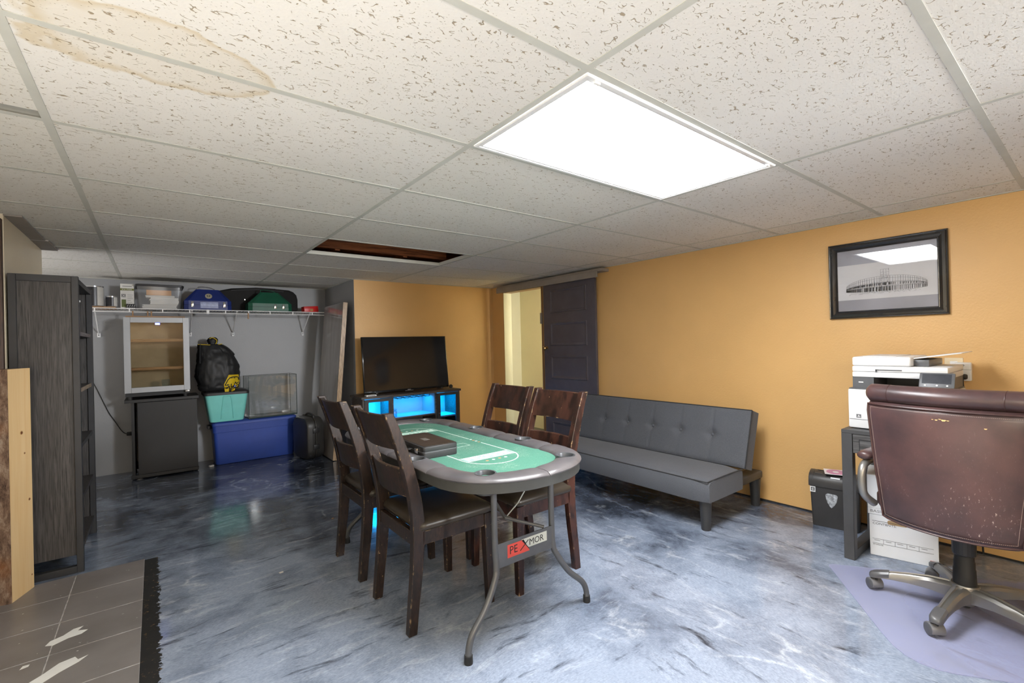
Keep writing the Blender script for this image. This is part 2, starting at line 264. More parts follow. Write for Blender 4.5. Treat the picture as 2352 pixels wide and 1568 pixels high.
M = dict(
 floor=m_floor(), tan=m_wall('tan_wall', (.70, .43, .172)), wall_darkened=m_wall('brown_wall', (.24, .15, .065)), grey=m_wall('grey_wall', (.30, .305, .315), .2), cream=m_wall('cream_wall', (.82, .72, .53), .2),
 hall=m_wall('hall_wall', (.78, .73, .46), .1), hallgrey=m_wall('hall_end_wall', (.60, .60, .47), .1), tile=m_tile_ceiling(),
 tee=plain('grid_metal', (.56, .56, .51), .75, 0, .05, spec=.15), deck=plain('dark_insulation', (.045, .043, .042), .9, var=.6, vscale=5),
 joist=wood('joist_wood', (.20, .062, .022), (.36, .13, .05), along='X', freq=5), block=wood('blocking_wood', (.26, .125, .085), (.36, .19, .135), along='X', freq=5),
 white=plain('white_plastic', (.80, .80, .80), .35, var=.03), whitepaint=plain('white_paint', (.78, .78, .76), .4, var=.04),
 panel=emit('lit_diffuser', (.96, .98, 1), PANEL_STRENGTH), hearth=m_hearth(), grout=plain('worn_grout', (.42, .40, .39), .8, var=.35, vscale=40, coord='World'),
 bark=m_bark(), pine=m_pine(), brown=wood('dark_trim', (.05, .025, .015), (.10, .05, .03)),
 cab=wood('charcoal_oak', (.040, .036, .034), (.090, .082, .077), along='Z', freq=20, rough=.5, axis_stretch=.03), cabframe=plain('charcoal_frame', (.032, .032, .034), .45, var=.15),
 shelfedge=wood('shelf_edge', (.17, .15, .14), (.24, .21, .19), along='Y', freq=6), shelftan=wood('bare_edge', (.33, .25, .18), (.42, .33, .24), along='Y', freq=6),
 espresso=wood('espresso_wood', (.014, .008, .005), (.042, .020, .012), along='Z', freq=7, rough=.42, bmp=.05, axis_stretch=.25, wear=3.2, coat=.08),
 espresso_lit=wood('worn_mahogany', (.022, .009, .006), (.078, .027, .016), along='Z', freq=1.3, rough=.36, bmp=.05, axis_stretch=.4, wear=3.2, coat=.15),  # same chair wood, with the reddish sheen of light put into the colour
 seat=m_leather('seat_vinyl', (.030, .023, .016), (.050, .039, .028), .36), oxblood=m_leather('oxblood_leather', (.048, .030, .032), (.104, .053, .050), .33, .8),
 padgrey=m_leather('rail_vinyl', (.060, .056, .061), (.112, .102, .104), .34), apron=plain('table_skirt', (.050, .052, .050), .5, bmp=.1),
 felt=m_felt(), print_=plain('white_print', (.62, .72, .64), .8, var=.15, vscale=60), printdim=plain('pale_print', (.26, .47, .37), .85, var=.15, vscale=60), orange=plain('orange_print', (.45, .22, .10), .8),
 steel=plain('grey_steel', (.115, .118, .125), .38, .35), rubber=plain('black_rubber', (.018, .018, .018), .6), chrome=plain('chrome', (.75, .73, .70), .15, 1),
 darkplastic=plain('dark_plastic', (.022, .022, .023), .4, bmp=.12, bscale=260), blackgloss=plain('black_gloss', (.010, .010, .010), .12), smoke=plain('charcoal_plastic', (.055, .058, .064), .35), casterhood=plain('caster_hood', (.15, .15, .16), .38),
 futon=m_fabric('charcoal_linen', (.074, .079, .093)), futondark=m_fabric('charcoal_piping', (.022, .022, .024)), futonleg=plain('charcoal_leg', (.045, .045, .047), .42),
 doorpaint=plain('plum_grey_paint', (.098, .087, .104), .38, var=.1), brass=plain('old_brass', (.42, .28, .13), .3, .9), valance=plain('valance_paint', (.30, .265, .235), .5, var=.1), jamb=m_wall('jamb_paint', (.30, .165, .075), .1),
 tv=plain('tv_glass', (.008, .008, .009), .09, var=.05), stand=wood('stand_wood', (.045, .036, .032), (.105, .086, .076), along='X', freq=6), standblue=plain('stand_lining', (.26, .29, .33), .6, var=.05), led=emit('led_strip', (.0, .40, 1), 2.5),
 smokeglass=glass('cabinet_glass', (.75, .85, .9), 1.45), clear=glass('clear_glass', (.985, .992, .988), 1.5, .09), edgeglass=plain('glass_edge', (.035, .055, .05), .15), picglass=glass('picture_glass', (.96, .96, .97), 1.5, .03), fridgeglass=glass('tinted_glass', (.80, .77, .72), 1.5, .05),
 silver=plain('satin_silver', (.36, .37, .385), .42, .25, .05), fridgein=plain('fridge_lining', (.55, .53, .42), .5), beech=wood('beech_front', (.50, .31, .16), (.62, .42, .24), along='X', freq=6), bluedisp=emit('blue_display', (.08, .12, 1), 9),
 cubefront=plain('graphite_laminate', (.013, .012, .0115), .5, var=.1), bag=plain('black_nylon', (.014, .014, .015), .55, bmp=.25, bscale=30), yellow=plain('yellow_print', (.72, .50, .01), .6), teal=plain('teal_plastic', (.22, .68, .63), .4, var=.05), lid=plain('black_lid', (.02, .02, .022), .45), blue=plain('blue_plastic', (.024, .062, .32), .4, var=.08), bluerim=plain('blue_lid', (.034, .075, .34), .4, var=.05),
 case=plain('black_hardcase', (.030, .028, .026), .42, bmp=.25, bscale=160), wire=plain('white_wire', (.85, .85, .85), .4), peg=plain('clothespin_wood', (.34, .20, .10), .6), paper=plain('paper', (.74, .71, .66), .8, var=.06, vscale=3), manila=plain('manila', (.62, .30, .10), .7, var=.05), clearbin=glass('bin_plastic', (.93, .94, .95), 1.45, .0, .12, .06), bluecase=plain('blue_case', (.008, .022, .15), .45), plaque=plain('pale_plaque', (.30, .34, .52), .4, var=.2, vscale=40), tanmark=plain('tan_emblem', (.33, .30, .22), .6), greencase=plain('green_case', (.006, .085, .045), .45, var=.15), gig=plain('gig_bag', (.010, .009, .009), .8), red=plain('red_box', (.60, .015, .012), .35), gold=plain('gold_mark', (.45, .22, .06), .5),
 tin=plain('paint_tin', (.60, .62, .66), .22, .9), tinlabel=plain('tin_label_dark', (.012, .013, .02), .3), carton=plain('carton_white', (.62, .61, .58), .6), olive=plain('olive_band', (.14, .15, .035), .6), ink=plain('black_ink', (.012, .012, .013), .6), greyink=plain('grey_ink', (.16, .16, .17), .6), greenpix=plain('green_picture', (.10, .13, .03), .6), rawwood=wood('raw_wood', (.36, .20, .09), (.50, .30, .15), along='X', freq=6), wrap=m_wrap(), chip=wood('chipboard_edge', (.38, .25, .14), (.55, .40, .25), along='Z', freq=20, rough=.25, bmp=.4),
 printer=plain('printer_white', (.80, .80, .81), .4, var=.02), printergrey=plain('printer_grey', (.10, .105, .115), .4), screen=plain('screen_off', (.030, .033, .042), .22, var=.25, vscale=30), deskmetal=plain('desk_metal', (.070, .070, .073), .48, .2, bmp=.1), deskoak=wood('desk_oak', (.065, .062, .062), (.135, .13, .13), along='Y', freq=8), shred=plain('shredder_black', (.040, .038, .038), .42), clearwin=plain('window_scraps', (.36, .38, .41), .12, var=.7, vscale=60), sleeve=plain('paper_sleeve', (.74, .70, .72), .6), disc=plain('pink_disc', (.55, .24, .42), .3), card=plain('white_card', (.77, .785, .81), .7, var=.03), tanhole=plain('box_inside', (.40, .27, .14), .8),
 pewter=plain('pewter_metal', (.29, .28, .265), .33, .7, .06), pewterdark=plain('dark_cap', (.085, .085, .09), .35), piping=m_leather('piping_leather', (.045, .020, .019), (.075, .034, .030), .4), knot=plain('pine_knot', (.16, .055, .018), .6), knotrim=plain('pine_knot_rim', (.52, .27, .10), .6), wornspot=plain('worn_spot', (.72, .47, .20), .7), thread=plain('pale_thread', (.40, .30, .25), .7), frame=plain('black_frame', (.020, .020, .021), .2, var=.1, coat=.5), mattint=plain('silver_mat', (.29, .29, .325), .3, var=.15, vscale=5), artpaper=plain('art_paper', (.66, .665, .68), .7, var=.04), pencil=plain('pencil_line', (.22, .225, .24), .8), ivory=plain('ivory_plate', (.78, .66, .45), .4), redlogo=plain('red_logo', (.62, .07, .05), .5), lightlogo=plain('light_logo', (.50, .52, .48), .5), jar=glass('jar_glass', (.8, .9, .95), 1.5, .08), liner=plain('black_line', (.016, .016, .016), .7), cordm=plain('black_cord', (.012, .012, .012), .5), debris=plain('debris', (.55, .44, .33), .8))
def m_mat():
    m, nt, p = nm('clear_vinyl_mat'); out = nt.nodes['Material Output']
    tr = N(nt, 'ShaderNodeBsdfTransparent'); tr.inputs[0].default_value = (.89, .90, 1, 1)
    v = coords(nt, 'World')
    L(nt, ramp(nt, tex(nt, v, 2, 2), [(.3, (.52, .54, .70)), (.7, (.58, .60, .74))]), p.inputs['Base Color']); p.inputs['Roughness'].default_value = .3
    mx = N(nt, 'ShaderNodeMixShader'); mx.inputs[0].default_value = .32; L(nt, tr.outputs[0], mx.inputs[1]); L(nt, p.outputs[0], mx.inputs[2]); L(nt, mx.outputs[0], out.inputs[0]); return m
M['vinyl'] = m_mat()

# ------------------------------------------------------------------ mesh helpers
def BM(): return bmesh.new()
def obj(name, bm, mat, parent=None, loc=None, smooth=True, ang=40):
    me = bpy.data.meshes.new(name); bmesh.ops.recalc_face_normals(bm, faces=bm.faces[:]); bm.to_mesh(me); bm.free()
    if smooth:
        me.shade_smooth(); me.set_sharp_from_angle(angle=math.radians(ang))
    if isinstance(mat, (list, tuple)):
        for x in mat: me.materials.append(M[x])
    else: me.materials.append(M[mat] if isinstance(mat, str) else mat)
    o = bpy.data.objects.new(name, me); COL.objects.link(o)
    if parent: o.parent = parent
    if loc is not None: o.location = loc
    return o
def thing(name, label, cat, loc=(0, 0, 0), rz=0, group=None):
    o = bpy.data.objects.new(name, None); o.empty_display_size = .05; COL.objects.link(o); o.location = loc; o.rotation_euler = (0, 0, rz)
    return tag(o, label, cat, group)
def tag(o, label, cat, group=None):
    o['label'] = label; o['category'] = cat
    if group: o['group'] = group
    return o
def struct(name, bm, mat, parent=None, **k):
    o = obj(name, bm, mat, parent, **k)
    if not parent: o['kind'] = 'structure'
    return o
def dup(o, parent=None):
    c = o.copy(); COL.objects.link(c); c.parent = parent
    for ch in list(o.children): dup(ch, c)
    return c
def box(bm, x0, x1, y0, y1, z0, z1, bev=0, seg=2, mx=None):
    vs = [bm.verts.new((x, y, z)) for x in (x0, x1) for y in (y0, y1) for z in (z0, z1)]
    fs = [bm.faces.new([vs[i] for i in q]) for q in ((0, 1, 3, 2), (4, 6, 7, 5), (0, 4, 5, 1), (2, 3, 7, 6), (0, 2, 6, 4), (1, 5, 7, 3))]
    if bev:
        es = {e for f in fs for e in f.edges}
        r = bmesh.ops.bevel(bm, geom=list(es), offset=bev, segments=seg, profile=.5, affect='EDGES')
        vs = list({v for f in r['faces'] for v in f.verts} | {v for v in vs if v.is_valid})
    if mx is not None: bmesh.ops.transform(bm, matrix=mx, verts=[v for v in vs if v.is_valid])
    return bm
def bxo(name, dims, mat, parent=None, bev=0, seg=2, **k): return obj(name, box(BM(), *dims, bev=bev, seg=seg), mat, parent, **k)
def loft(bm, rings, closed=True, cap=True):
    R = [[bm.verts.new(p) for p in r] for r in rings]; n = len(R[0])
    for a, b in zip(R, R[1:]):
        for i in range(n if closed else n - 1):
            j = (i + 1) % n; bm.faces.new((a[i], a[j], b[j], b[i]))
    if cap and closed: bm.faces.new(R[0][::-1]); bm.faces.new(R[-1])
    return bm
def lathe(bm, prof, c=(0, 0, 0), n=24, ax='Z', cap=True):
    rings = []
    for r, z in prof:
        rg = []
        for i in range(n):
            a = 2 * PI * i / n; p = (r * math.cos(a), r * math.sin(a), z)
            if ax == 'X': p = (p[2], p[0], p[1])
            if ax == 'Y': p = (p[1], p[2], p[0])
            rg.append(V(p) + V(c))
        rings.append(rg)
    return loft(bm, rings, cap=cap)
def smooth_path(pts, k=6):
    P = [V(p) for p in pts]; out = []
    for i in range(len(P) - 1):
        p0, p1, p2, p3 = P[max(i - 1, 0)], P[i], P[i + 1], P[min(i + 2, len(P) - 1)]
        for j in range(k):
            t = j / k
            out.append(.5 * ((2 * p1) + (p2 - p0) * t + (2 * p0 - 5 * p1 + 4 * p2 - p3) * t * t + (3 * p1 - p0 - 3 * p2 + p3) * t ** 3))
    return out + [P[-1]]
def tube(bm, pts, r, n=10, rs=None):
    P = [V(p) for p in pts]; rings = []; up = None
    for i, p in enumerate(P):
        t = (P[min(i + 1, len(P) - 1)] - P[max(i - 1, 0)]).normalized()
        if up is None:
            up = t.orthogonal().normalized()
        else: up = (up - t * up.dot(t)).normalized()
        s = t.cross(up); rr = rs[i] if rs else r
        rings.append([p + (up * math.cos(2 * PI * k / n) + s * math.sin(2 * PI * k / n)) * rr for k in range(n)])
    return loft(bm, rings)
def prism(bm, poly, d0, d1, ax='Z', bev=0):
    """extrude a 2D polygon: ax='Z' (x,y), 'Y' (x,z), 'X' (y,z)"""
    def P(q, d): return (q[0], q[1], d) if ax == 'Z' else (q[0], d, q[1]) if ax == 'Y' else (d, q[0], q[1])
    a = [bm.verts.new(P(q, d0)) for q in poly]; b = [bm.verts.new(P(q, d1)) for q in poly]; n = len(poly)
    fs = [bm.faces.new(a[::-1]), bm.faces.new(b)]
    es = list(fs[0].edges) + list(fs[1].edges)
    for i in range(n):
        j = (i + 1) % n; bm.faces.new((a[i], a[j], b[j], b[i]))
    if bev: bmesh.ops.bevel(bm, geom=es, offset=bev, segments=2, profile=.5, affect='EDGES')
    return bm
def rrect(x0, x1, y0, y1, r, k=5):
    out = []
    for cx, cy, a0 in ((x1 - r, y1 - r, 0), (x0 + r, y1 - r, 90), (x0 + r, y0 + r, 180), (x1 - r, y0 + r, 270)):
        for i in range(k + 1):
            a = math.radians(a0 + 90 * i / k); out.append((cx + r * math.cos(a), cy + r * math.sin(a)))
    return out
def ribbon(bm, pts, wd, z, closed=False):
    P = [V((p[0], p[1], 0)) for p in pts]; n = len(P); A = []; B = []
    for i, p in enumerate(P):
        a = P[(i - 1) % n] if closed or i else P[0]; b = P[(i + 1) % n] if closed or i < n - 1 else P[-1]
        t = (b - a).normalized(); s = V((-t.y, t.x, 0)) * wd / 2
        A.append(bm.verts.new((p + s) + V((0, 0, z)))); B.append(bm.verts.new((p - s) + V((0, 0, z))))
    for i in range(n if closed else n - 1):
        j = (i + 1) % n; bm.faces.new((A[i], B[i], B[j], A[j]))
    return bm
def text(name, s, size, origin, xd, yd, mat, parent=None, wide=1., depth=.0006, align='LEFT'):
    cu = bpy.data.curves.new(name, 'FONT'); cu.body = s; cu.size = size; cu.extrude = depth; cu.align_x = align; cu.resolution_u = 2
    o = bpy.data.objects.new(name, cu); COL.objects.link(o)
    me = bpy.data.meshes.new_from_object(o.evaluated_get(bpy.context.evaluated_depsgraph_get()))
    bpy.data.objects.remove(o); bpy.data.curves.remove(cu); me.name = name
    x, y = V(xd).normalized(), V(yd).normalized(); z = x.cross(y); og = V(origin)
    me.transform(Matrix(((x.x * wide, y.x, z.x, og.x), (x.y * wide, y.y, z.y, og.y), (x.z * wide, y.z, z.z, og.z), (0, 0, 0, 1))))
    me.materials.clear(); me.materials.append(M[mat])
    r = bpy.data.objects.new(name, me); COL.objects.link(r)
    if parent: r.parent = parent
    return r
def flat(name, pts, mat, parent=None, th=None):
    """thin printed patch: polygon of 3D points"""
    bm = BM(); bm.faces.new([bm.verts.new(p) for p in pts]); return obj(name, bm, mat, parent, smooth=False)
def RZ(a, c=(0, 0, 0)): return Matrix.Translation(V(c)) @ Matrix.Rotation(a, 4, 'Z')

# ------------------------------------------------------------------ the setting
fl = struct('floor', box(BM(), -3.8, 3.6, -3.7, 5.5, -.12, 0), 'floor')
bm = BM(); box(bm, 2.72, 2.84, -3.7, 3.287, 0, 2.3); box(bm, 2.72, 2.84, 4.045, 4.40, 0, 2.3); box(bm, 2.72, 2.84, 3.287, 4.045, 1.914, 2.3)
struct('wall_right', bm, 'tan')
struct('wall_back', box(BM(), .8205, 2.72, 4.30, 4.38, 0, 2.3), 'tan')
struct('wall_alcove_side', box(BM(), .8195, .90, 4.3005, 5.4, 0, 2.3), 'grey')
struct('wall_alcove_back', box(BM(), -3.8, .90, 5.4, 5.5, 0, 2.3), 'grey')
struct('wall_alcove_left', box(BM(), -3.8, -3.68, 2.6, 5.4, 0, 2.3), 'grey')
struct('wall_left', box(BM(), -1.69, -1.585, 2.74, 3.80, 0, 2.3), 'cream')
struct('wall_left_front', box(BM(), -1.90, -1.80, -3.7, 2.76, 0, 2.3), 'cream')
struct('wall_alcove_front', box(BM(), -3.68, -1.69, 2.66, 2.76, 0, 2.3), 'cream')
struct('wall_front', box(BM(), -1.9, 2.84, -3.8, -3.7, 0, 2.3), 'wall_darkened')  # unseen wall, colour darkened to weaken its reflection in the fridge glass
struct('wall_hall_far', box(BM(), 3.45, 3.55, 2.2, 4.65, 0, 2.3), 'hall')
struct('wall_hall_end', box(BM(), 2.84, 3.45, 4.60, 4.68, 0, 2.3), 'hallgrey')
struct('wall_hall_near', box(BM(), 2.84, 3.45, 2.2, 2.28, 0, 2.3), 'hall')
struct('trim_1', box(BM(), -1.70, -1.588, 2.705, 2.738, 0, 1.975, .003), 'brown')
bm = BM(); box(bm, 2.715, 2.845, 3.262, 3.289, 0, 1.914); box(bm, 2.715, 2.845, 3.262, 4.065, 1.912, 1.93)
struct('trim_2', bm, 'jamb')
struct('trim_6', box(BM(), 2.7195, 2.845, 4.040, 4.0455, 0, 1.914), 'hallgrey')
# thin black line where the tan wall meets the floor
struct('floor_line_right', box(BM(), 2.714, 2.7205, -3.6, 2.36, 0, .010, .002), 'liner')

# suspended ceiling: deck and joists above, metal grid, lay-in tiles
ce = struct('ceiling', box(BM(), -3.8, 3.6, -3.8, 5.5, 2.24, 2.30), 'deck')
for i, y in enumerate((-2.9, -2.1, -1.3, -.5, .3, 1.1, 1.9, 3.30, 4.1, 4.9)):
    struct('joist', box(BM(), -1.7, 2.72, y, y + .04, 2.10, 2.24), 'joist', ce)
struct('joist', box(BM(), -.05, 1.30, 3.062, 3.10, 2.072, 2.20), 'joist', ce)
struct('blocking', box(BM(), .0, 1.22, 3.052, 3.075, 2.006, 2.036), 'block', ce)
struct('blocking', box(BM(), 1.208, 1.226, 2.46, 3.05, 2.006, 2.034), 'whitepaint', ce)
struct('blocking', box(BM(), .012, .03, 2.46, 3.05, 2.05, 2.14), 'joist', ce)
for x in (.25, .86): struct('joist', box(BM(), x, x + .04, 3.08, 3.30, 2.06, 2.20), 'joist', ce)
F = .6096; LX = [-3.6576, -2.4384, -1.2192, 0, 1.2192, 2.4384]
def tee(x0, x1, y0, y1):
    bm = BM(); box(bm, x0, x1, y0, y1, H - .0012, H + .0003)
    cx, cy = (x0 + x1) / 2, (y0 + y1) / 2
    if x1 - x0 < y1 - y0: box(bm, cx - .003, cx + .003, y0, y1, H, H + .03)
    else: box(bm, x0, x1, cy - .003, cy + .003, H, H + .03)
    return struct('grid_tee', bm, 'tee', ce, smooth=False)
ROWS = list(range(-6, 9))
TILE = None
def tile(x0, x1, y0, y1, dz=0):
    bm = BM(); box(bm, x0 + .004, x1 - .004, y0 + .004, y1 - .004, H + .0004 + dz, H + .015 + dz)
    struct('ceiling_tile', bm, 'tile', ce, smooth=False)
def left_of(r): return -3.66 if r >= 5 else -1.69
for li, x in enumerate(LX):
    y0 = -3.7 if x > -1.69 else 2.76
    y1 = 4.30 if x > .82 else 5.4
    if x > -3.6: tee(x - .0115, x + .0115, y0, y1)
for r in ROWS:
    ya, yb = r * F, min((r + 1) * F, 5.4)
    cols = list(zip([-3.66] + LX[1:], LX[1:] + [2.72]))
    for x0, x1 in cols:
        y0, y1, a, b = ya, yb, x0, x1
        if x1 <= -1.2 and r < 4:
            if x1 < -1.3: continue
            a = -1.80
        if x1 <= -1.3 and r == 4: y0 = 2.76
        if x0 >= .82 or (x0 >= 0 and r >= 7):
            if r >= 7:
                if x0 >= .82:
                    if y0 >= 4.30: continue
                    y1 = min(y1, 4.30)
                elif r == 8: b = .82
        if a < -3: a = -3.66
        # cross tee on the near edge of the row
        if y0 > -3.6: tee(a + .0115, b - .0115, y0 - .0115, y0 + .0115)
        if r == 4 and x0 == 0: continue                              # the missing tile
        if r == 0 and x0 == 0: continue                              # the light
        if r == 1 and x1 == LX[2]: y1 -= .062                         # slipped tile leaves a dark gap
        if x0 == 0 and r == 7:
            tile(0, .82, 4.2672, 4.8768); tile(.82, 1.2192, 4.2672, 4.30) ; continue
        tile(a, b, y0, y1)
bm = BM()
box(bm, 2.70, 2.72, -3.7, 4.3, H - .004, H); box(bm, .82, 2.72, 4.28, 4.30, H - .004, H); box(bm, -3.6, .82, 5.38, 5.40, H - .004, H); box(bm, .80, .82, 4.30, 5.4, H - .004, H)
struct('wall_angle', bm, 'tee', ce, smooth=False)
struct('wall_angle', box(BM(), -1.587, -1.50, 3.42, 3.80, H - .010, H - .001), 'valance', ce)
struct('wall_angle', box(BM(), -1.587, -1.515, 2.74, 3.42, H - .008, H - .001), 'valance', ce)

# hearth: painted square tiles set on the floor
hb = struct('hearth_bed', box(BM(), -1.80, -1.026, .85, 2.70, .0, .0045), 'grout', fl)
xs = [-1.80, -1.6297, -1.3257, -1.0245]; ys = [.92, 1.2215, 1.53, 1.8355, 2.127, 2.427, 2.705]
for i in range(3):
    for j in range(6):
        struct('tile', box(BM(), xs[i] + .0022, xs[i + 1] - .0022, ys[j] + .0022, ys[j + 1] - .0022, .001, .0058, .0012, 1), 'hearth', fl)
def chip(cx, cy, pts, rz=0):
    c, s = math.cos(rz), math.sin(rz)
    struct('paint_chip', prism(BM(), [(cx + c * x - s * y, cy + s * x + c * y) for x, y in pts], .0055, .0062), 'whitepaint', fl)
chip(-1.283, 1.965, [(-.05, -.055), (-.02, -.06), (.012, -.02), (.05, .0), (.06, .03), (.02, .035), (.025, .07), (-.005, .055), (-.02, .01), (-.05, -.02)], -.35)
chip(-1.285, 1.70, [(-.06, -.13), (-.02, -.10), (.02, -.03), (.06, .02), (.075, .06), (.05, .04), (.03, .065), (-.01, .04), (-.035, -.02), (-.065, -.07)], -.3)
chip(-1.39, 1.80, [(-.012, -.012), (.012, -.006), (.014, .01), (-.006, .012)])

# ceiling light panel
def panel(y0, label):
    t = thing('ceiling_light', label, 'light', (.6096, y0 + .3048, H))
    w_, d_ = .6096 - .0135, .3048 - .0135
    bm = BM()
    outer = [(-w_, -d_), (w_, -d_), (w_, d_), (-w_, d_)]; inner = [(-w_ + .026, -d_ + .026), (w_ - .026, -d_ + .026), (w_ - .026, d_ - .026), (-w_ + .026, d_ - .026)]
    prof = [(0, .0), (0, -.005), (.12, -.007), (.55, -.007), (.62, -.0045), (.97, -.0045), (1, -.003), (1, .012)]
    loft_r = []
    for i in range(4):
        a, b = V(outer[i]), V(inner[i]); loft_r.append([V((*(a + (b - a) * k), z)) for k, z in prof])
    loft_r.append(loft_r[0]); loft(bm, loft_r, closed=False, cap=False); bmesh.ops.remove_doubles(bm, verts=bm.verts[:], dist=1e-5)
    obj('frame', bm, 'white', t, smooth=False)
    obj('diffuser', box(BM(), -w_ + .02, w_ - .02, -d_ + .02, d_ - .02, .004, .012), 'panel', t, smooth=False)
    for sx in (-1, 1): obj('clip', box(BM(), sx * (w_ - .05) - .012, sx * (w_ - .05) + .012, -d_ + .006, -d_ + .016, -.014, -.006, .002), 'white', t)
panel(0, 'bright white square panel light glowing in the ceiling grid')

# ------------------------------------------------------------------ poker table
CX, YN, YF, AW, BE = .327, .895, 1.92, .377, .343
def outline(inset=0, k=20):
    a, b = AW - inset, BE - inset; e = 2 / 2.2; pts = []
    for y0, s in ((YF, 1), (YN, -1)):
        for i in range(k + 1):
            t = PI * i / k if s > 0 else PI + PI * i / k
            c, q = math.cos(t), math.sin(t)
            pts.append((CX + a * math.copysign(abs(c) ** e, c), y0 + b * math.copysign(abs(q) ** e, q)))
    return pts
def dense(poly, step=.02):
    out = []
    for i, p in enumerate(poly):
        q = poly[(i + 1) % len(poly)]; d = math.dist(p, q); n = max(1, round(d / step))
        out += [(p[0] + (q[0] - p[0]) * j / n, p[1] + (q[1] - p[1]) * j / n) for j in range(n)]
    return out
tb = thing('poker_table', 'oval folding card table with green felt and grey padded rail', 'table', (0, 0, 0))
CUPS = [(.105, .705), (.555, .70), (.647, 1.125), (.647, 1.60), (-.0, 1.125), (.002, 1.60), (.095, 2.11), (.56, 2.11)]
ol = dense(outline())
n = len(ol)
nrm = []
for i in range(n):
    a, b = V(ol[i - 1]), V(ol[(i + 1) % n]); t = (b - a).normalized(); nrm.append(V((-t.y, t.x)))   # inward (ccw)
PROF = [(.006, .698), (-.001, .7015), (-.002, .706), (.003, .713), (.014, .7185), (.035, .7215), (.06, .722), (.085, .7205), (.105, .7155), (.117, .708), (.119, .702), (.10, .699)]
def nearest(p): return min(range(n), key=lambda i: math.dist(ol[i], p))
cuts = sorted(nearest(p) for p in ((CX, YN - BE), (CX + AW, .93), (CX + AW, 1.345), (CX + AW, 1.85), (CX, YF + BE), (CX - AW, 1.85), (CX - AW, 1.36), (CX - AW, .93)))
cutter = BM()
for c in CUPS: lathe(cutter, [(.041, .60), (.041, .80)], (*c, 0), 28)
cut_ob = obj('cutter', cutter, 'padgrey', smooth=False)
segs = []
for q in range(len(cuts)):
    i0, i1 = cuts[q], cuts[(q + 1) % len(cuts)]
    if i1 <= i0: i1 += n
    rings = []; m_ = i1 - i0
    for j in range(m_ + 1):
        i = (i0 + j) % n; e = min(j, m_ - j); sq = {0: .006, 1: .0015}.get(e, 0)
        off = 0
        if e == 0:
            t = V(ol[(i + 1) % n]) - V(ol[i]); off = .0015 if j == 0 else -.0015
            tv = t.normalized() * off
        else: tv = V((0, 0))
        p, nn = V(ol[i]), nrm[i]
        rings.append([V((p.x + nn.x * (d + sq * (1 if d < .05 else -1)) + tv.x, p.y + nn.y * (d + sq * (1 if d < .05 else -1)) + tv.y, z - sq * .8)) for d, z in PROF])
    o = obj('rail_pad', loft(BM(), rings), 'padgrey', tb); segs.append(o)
    md = o.modifiers.new('b', 'BOOLEAN'); md.object = cut_ob; md.operation = 'DIFFERENCE'; md.solver = 'EXACT'
dg = bpy.context.evaluated_depsgraph_get()
for o in segs:
    me = bpy.data.meshes.new_from_object(o.evaluated_get(dg)); o.modifiers.clear(); o.data = me
    me.shade_smooth(); me.set_sharp_from_angle(angle=math.radians(40))
bpy.data.objects.remove(cut_ob)
# skirt, deck, felt
def ringwall(o_in, i_in, z0, z1):
    bm = BM(); a = dense(outline(o_in)); R = []
    b = [(x, y) for x, y in a]
    an = len(a)
    for i in range(an):
        p = V(a[i]); t = (V(a[(i + 1) % an]) - V(a[i - 1])).normalized(); nn = V((-t.y, t.x)); w_ = i_in - o_in
        q = p + nn * w_; R.append([V((*p, z0)), V((*p, z1)), V((*q, z1)), V((*q, z0))])
    R.append(R[0]); loft(bm, R, closed=True, cap=False); bmesh.ops.remove_doubles(bm, verts=bm.verts[:], dist=1e-5); return bm
obj('skirt', ringwall(.007, .022, .658, .699), 'apron', tb)
obj('tabletop', prism(BM(), outline(.02), .688, .698), 'apron', tb)
obj('felt_surface', prism(BM(), dense(outline(.104)), .698, .703), 'felt', tb, smooth=False)
cup_me = None
for c in CUPS:
    if cup_me is None:
        o = obj('cup_holder', lathe(BM(), [(.0, .645), (.034, .645), (.036, .660), (.0375, .716), (.040, .7225), (.046, .7235), (.0465, .7205), (.041, .720), (.040, .64), (0, .64)], (0, 0, 0), 28, cap=False), 'smoke', tb); cup_me = o.data
    else: o = bpy.data.objects.new('cup_holder', cup_me); COL.objects.link(o); o.parent = tb
    o.location = (*c, 0)
    if c in CUPS[:2] + CUPS[4:5] + CUPS[6:]: pass
# printed layout on the felt
ZP = .7034
OX, OY0, OY1, HW = .320, 1.003, 1.79, .146
right = []; left = []
arc = lambda cy, a0, a1: [(OX + HW * math.cos(math.radians(a0 + (a1 - a0) * i / 16)), cy + .16 * math.sin(math.radians(a0 + (a1 - a0) * i / 16))) for i in range(17)]
line = [(OX + HW, 1.275)] + arc(OY0, 0, -180) + [(OX - HW, 1.275)]
obj('print_line', ribbon(BM(), line, .0055, ZP), 'print_', tb, smooth=False)
line = [(OX + HW, 1.40)] + arc(OY1, 0, 180) + [(OX - HW, 1.40)]
obj('print_line', ribbon(BM(), line, .0055, ZP), 'print_', tb, smooth=False)
for yb, sg in ((.996, 1), (1.80, -1)):
    bm = BM(); box(bm, OX - HW + .01, OX + HW - .01, yb - .034, yb + .034, ZP - .0003, ZP + .0001); obj('print_banner', bm, 'printdim', tb, smooth=False)
    for dy in (-.036, .036): obj('print_line', box(BM(), OX - HW, OX + HW, yb + dy - .002, yb + dy + .002, ZP, ZP + .0003), 'print_', tb, smooth=False)
    text('lettering', 'PEXMOR', .062, (OX - sg * .0, yb - .021 * sg, ZP + .0006), (sg, 0, 0), (0, sg, 0), 'print_', tb, 1.05, .0002, 'CENTER')
    for k in range(4):
        obj('print_chip', lathe(BM(), [(0, ZP + .0001), (.008, ZP + .0001), (.008, ZP + .0004), (0, ZP + .0004)], (OX - .055 + k * .036, yb - sg * .073, 0), 10, cap=False), 'print_' if k % 2 else 'orange', tb, smooth=False)
